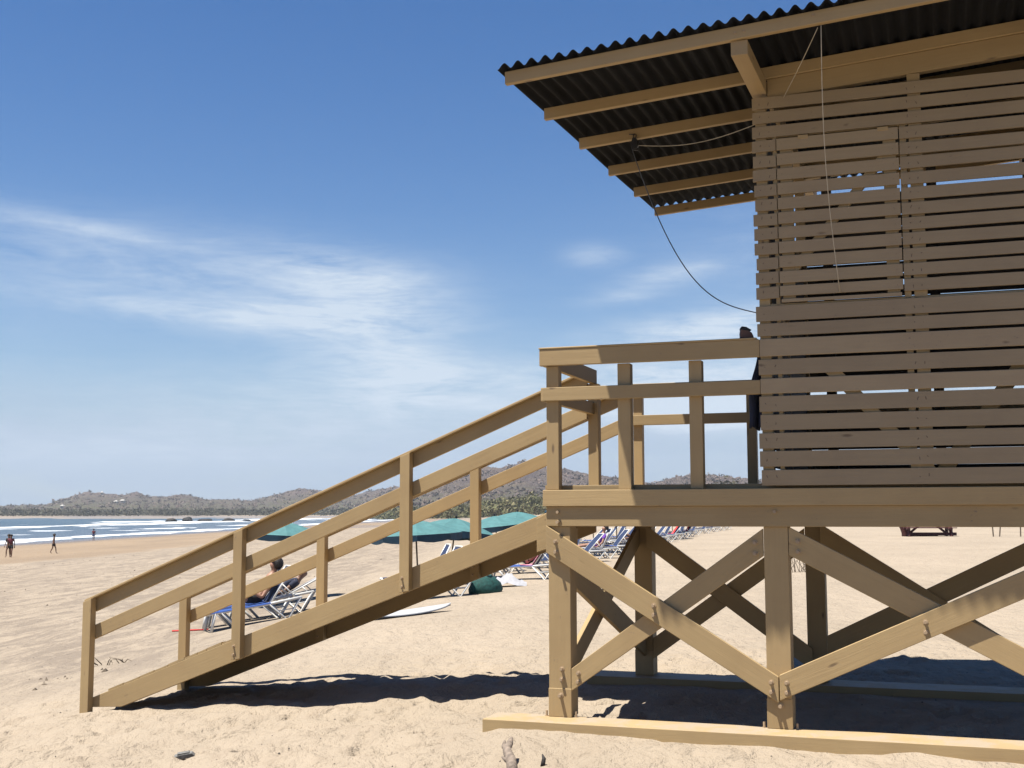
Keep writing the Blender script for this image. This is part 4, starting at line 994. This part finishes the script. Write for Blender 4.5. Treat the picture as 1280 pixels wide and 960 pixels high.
def twigs(cx, cy, n, r_, label, hgt=.16, sd=3):
    rd = random.Random(sd); mb = MB()
    for k in range(n):
        a = rd.uniform(0, 6.28); x, y = rd.uniform(-r_, r_), rd.uniform(-r_ * .4, r_ * .4); ln = rd.uniform(.12, .35) * r_ / .4
        mb.tube([(x, y, 0), (x + math.cos(a) * ln * .5, y + math.sin(a) * ln * .3, hgt * rd.uniform(.3, 1)), (x + math.cos(a) * ln, y + math.sin(a) * ln * .5, hgt * rd.uniform(.1, 1.2))], [.009, .007, .003], 5)
    o = mb.build('dead_twigs', M['twig'], None, loc=(cx, cy, gz(cx, cy))); return tag(o, label, 'twigs')
twigs(-6.1, 18.9, 14, .36, 'tangle of dead twigs on the sand behind the foot of the stairs', .10, 3)
twigs(7.65, 33.2, 40, .75, 'wiry dry branches on the sand seen between the two right posts', .75, 8)
# picnic table far right
pt = empty('picnic_table', (23.3, 69.6, gz(23.3, 69.6)), R(-10), 'dark red brown wooden picnic table standing alone on the far sand', 'table')
pt.scale = (1.18, 1.18, 1.05)
mb = MB()
for k in range(5): mb.box(-1.2, 1.2, -.40 + k * .165, -.40 + k * .165 + .15, .76, .80)
mb.build('tabletop', M['rust'], pt)
for s in (-1, 1):
    mb = MB(); mb.box(-1.2, 1.2, s * .68 - .14, s * .68 + .14, .43, .47); mb.build('bench', M['rust'], pt)
for x in (-.95, .95):
    for s in (-1, 1): mb = MB(); mb.tube([(x, s * .28, .76), (x, s * .72, 0)], .085, 4); mb.build('leg', M['rust'], pt)
    mb = MB(); mb.box(x - .05, x + .05, -.80, .80, .33, .43); mb.build('crossbar', M['rust'], pt)
mb = MB(); mb.tube([(-.9, 0, .10), (-.2, 0, .76)], .06, 4); mb.tube([(.9, 0, .10), (.2, 0, .76)], .06, 4); mb.box(-1.2, 1.3, -.05, .05, .04, .2); mb.build('stretcher', M['rust'], pt)
sg_ = empty('low_stand', (21.9, 69.6, gz(21.9, 69.6)), 0, 'small dark tilted board standing on the sand left of the picnic table', 'stand')
mb = MB(); mb.prism([(-.18, .55), (.10, .60), (.24, .12), (.10, .0), (-.02, .05)], -.06, .06); mb.build('board', M['rust'], sg_, bevel=.01); mb = MB(); mb.box(-.02, 2.0, .08, .17, .01, .09); mb.build('foot', M['rust'], sg_)
def stake(x, y, rz, label, lean):
    o = empty('pole_pair', (x, y, gz(x, y)), rz, label, 'poles', 'thin stakes in the far sand')
    for s, hh in ((-.32, 1.9), (.32, 1.9)):
        mb = MB(); mb.tube([(s * .5, 0, -.1), (s + lean, 0, hh)], .035, 6); mb.build('stake', M['twig'], o)
    mb = MB(); mb.tube([(-.30 + lean, 0, 1.72), (.30 + lean, 0, 1.72)], .03, 6); mb.build('crossbar', M['twig'], o)
    return o
stake(26.2, 67.2, 0, 'two thin stakes planted in the far sand, left pair of the two', .05); stake(27.5, 66.8, .1, 'two thin stakes planted in the far sand, right pair at the picture edge', .18)
# small distant person on the sand right of the deck post
walker(17.8, 86, R(200), standing(.25, .1), 'distant person walking on pale sand, legs showing below the deck beam', skin='skin2', hair='short', top='bluefab', bottom='black')

# rocks in the surf and houses on the hillside
def rock(x, y, sx_, sy_, sz_, sd, label):
    rd = np.random.default_rng(sd); bm = bmesh.new(); bmesh.ops.create_icosphere(bm, subdivisions=3, radius=1)
    for v in bm.verts:
        q = 1 + .35 * float(fbm(np.array(v.co.x * 1.6 + sd), np.array(v.co.y * 1.6 + v.co.z * 2), 3, sd)) * 2; v.co = Vector((v.co.x * sx_ * q, v.co.y * sy_ * q, v.co.z * sz_ * q))
    me = bpy.data.meshes.new('rock'); bm.to_mesh(me); bm.free(); me.materials.append(M['rock']); o = bpy.data.objects.new('rock', me); COL.objects.link(o); o.location = (x, y, -2.3); o.scale = (.62, .8, 1.2)
    return tag(o, label, 'rock', 'dark rocks in the surf')
for x, y, a, b_, c, sd, lb in ((-176, 640, 4.5, 4, 1.3, 1, 'low dark rock in the surf, leftmost of the group'), (-168, 642, 4, 4, 1.9, 2, 'dark rock with a raised hump, second in the surf'), (-158, 638, 6, 4, 1.0, 3, 'long flat dark rock in the middle of the surf group'), (-147, 643, 5, 4, 1.2, 4, 'dark rock towards the right of the surf group'), (-137, 640, 3.5, 4, .7, 5, 'smallest dark rock, rightmost in the surf')):
    rock(x, y, a, b_, c, sd, lb)
def hill_z(u, s):
    i = int(np.clip(np.searchsorted(U, u), 0, len(U) - 1)); k = int(s * 59); return HX[k, i], HY[k, i], HZ[k, i]
def house(u, s, w, h, label):
    x, y, z = hill_z(u, s); o = empty('house', (x, y - 6, z + 1.5), random.uniform(-.3, .3), label, 'house', 'small white houses on the far hills')
    mb = MB(); mb.box(-w / 2, w / 2, -4, 4, -6, h); mb.build('wall', M['wall'], o)
    mb = MB(); mb.add([(-w / 2 - .6, -4.6, h), (w / 2 + .6, -4.6, h), (w / 2 + .6, 4.6, h), (-w / 2 - .6, 4.6, h), (-w / 2 + 1, 0, h + 2), (w / 2 - 1, 0, h + 2)], [(0, 1, 5, 4), (1, 2, 5), (2, 3, 4, 5), (3, 0, 4), (0, 3, 2, 1)]); mb.build('roof', M['wall'], o)
    mb = MB(); mb.box(-w / 4, -w / 4 + 1.6, -4.05, -3.9, h - 2.6, h - 1.0); mb.build('window', M['black'], o); mb = MB(); mb.box(w / 4 - 1.6, w / 4, -4.05, -3.9, h - 2.6, h - 1.0); mb.build('window', M['black'], o)
for u, s, w, h, lb in ((32, .10, 9, 4, 'white house low by the shore at the far left'), (82, .42, 6, 4, 'small white house on the slope below the first summit'), (130, .88, 6, 4, 'white house near the top of the first summit'), (148, .55, 7, 3.5, 'white house in the row below the left summit, left one'), (156, .60, 9, 3.5, 'white house in the row below the left summit, right one'),
                       (502, .85, 8, 4, 'pale house near the ridge above the stair handrail'), (520, .80, 8, 4, 'pale house near the ridge right of the one above the handrail')):
    house(u, s, w * .7, h * .62, lb)

# ------------------------------------------------------------------ haze
hz = MB(); hz.box(-4200, 4200, -90, 4200, -16, 190); hm = bpy.data.materials.new('haze_air'); hm.use_nodes = True; t = hm.node_tree
for n_ in list(t.nodes): t.nodes.remove(n_)
o_ = t.nodes.new('ShaderNodeOutputMaterial'); pv = t.nodes.new('ShaderNodeVolumePrincipled'); pv.inputs['Color'].default_value = (.86, .93, 1.0, 1); pv.inputs['Density'].default_value = .00010
pv.inputs['Anisotropy'].default_value = .1
t.links.new(pv.outputs[0], o_.inputs['Volume'])
ho2 = hz.build('haze', hm); tag(ho2, kind='stuff')
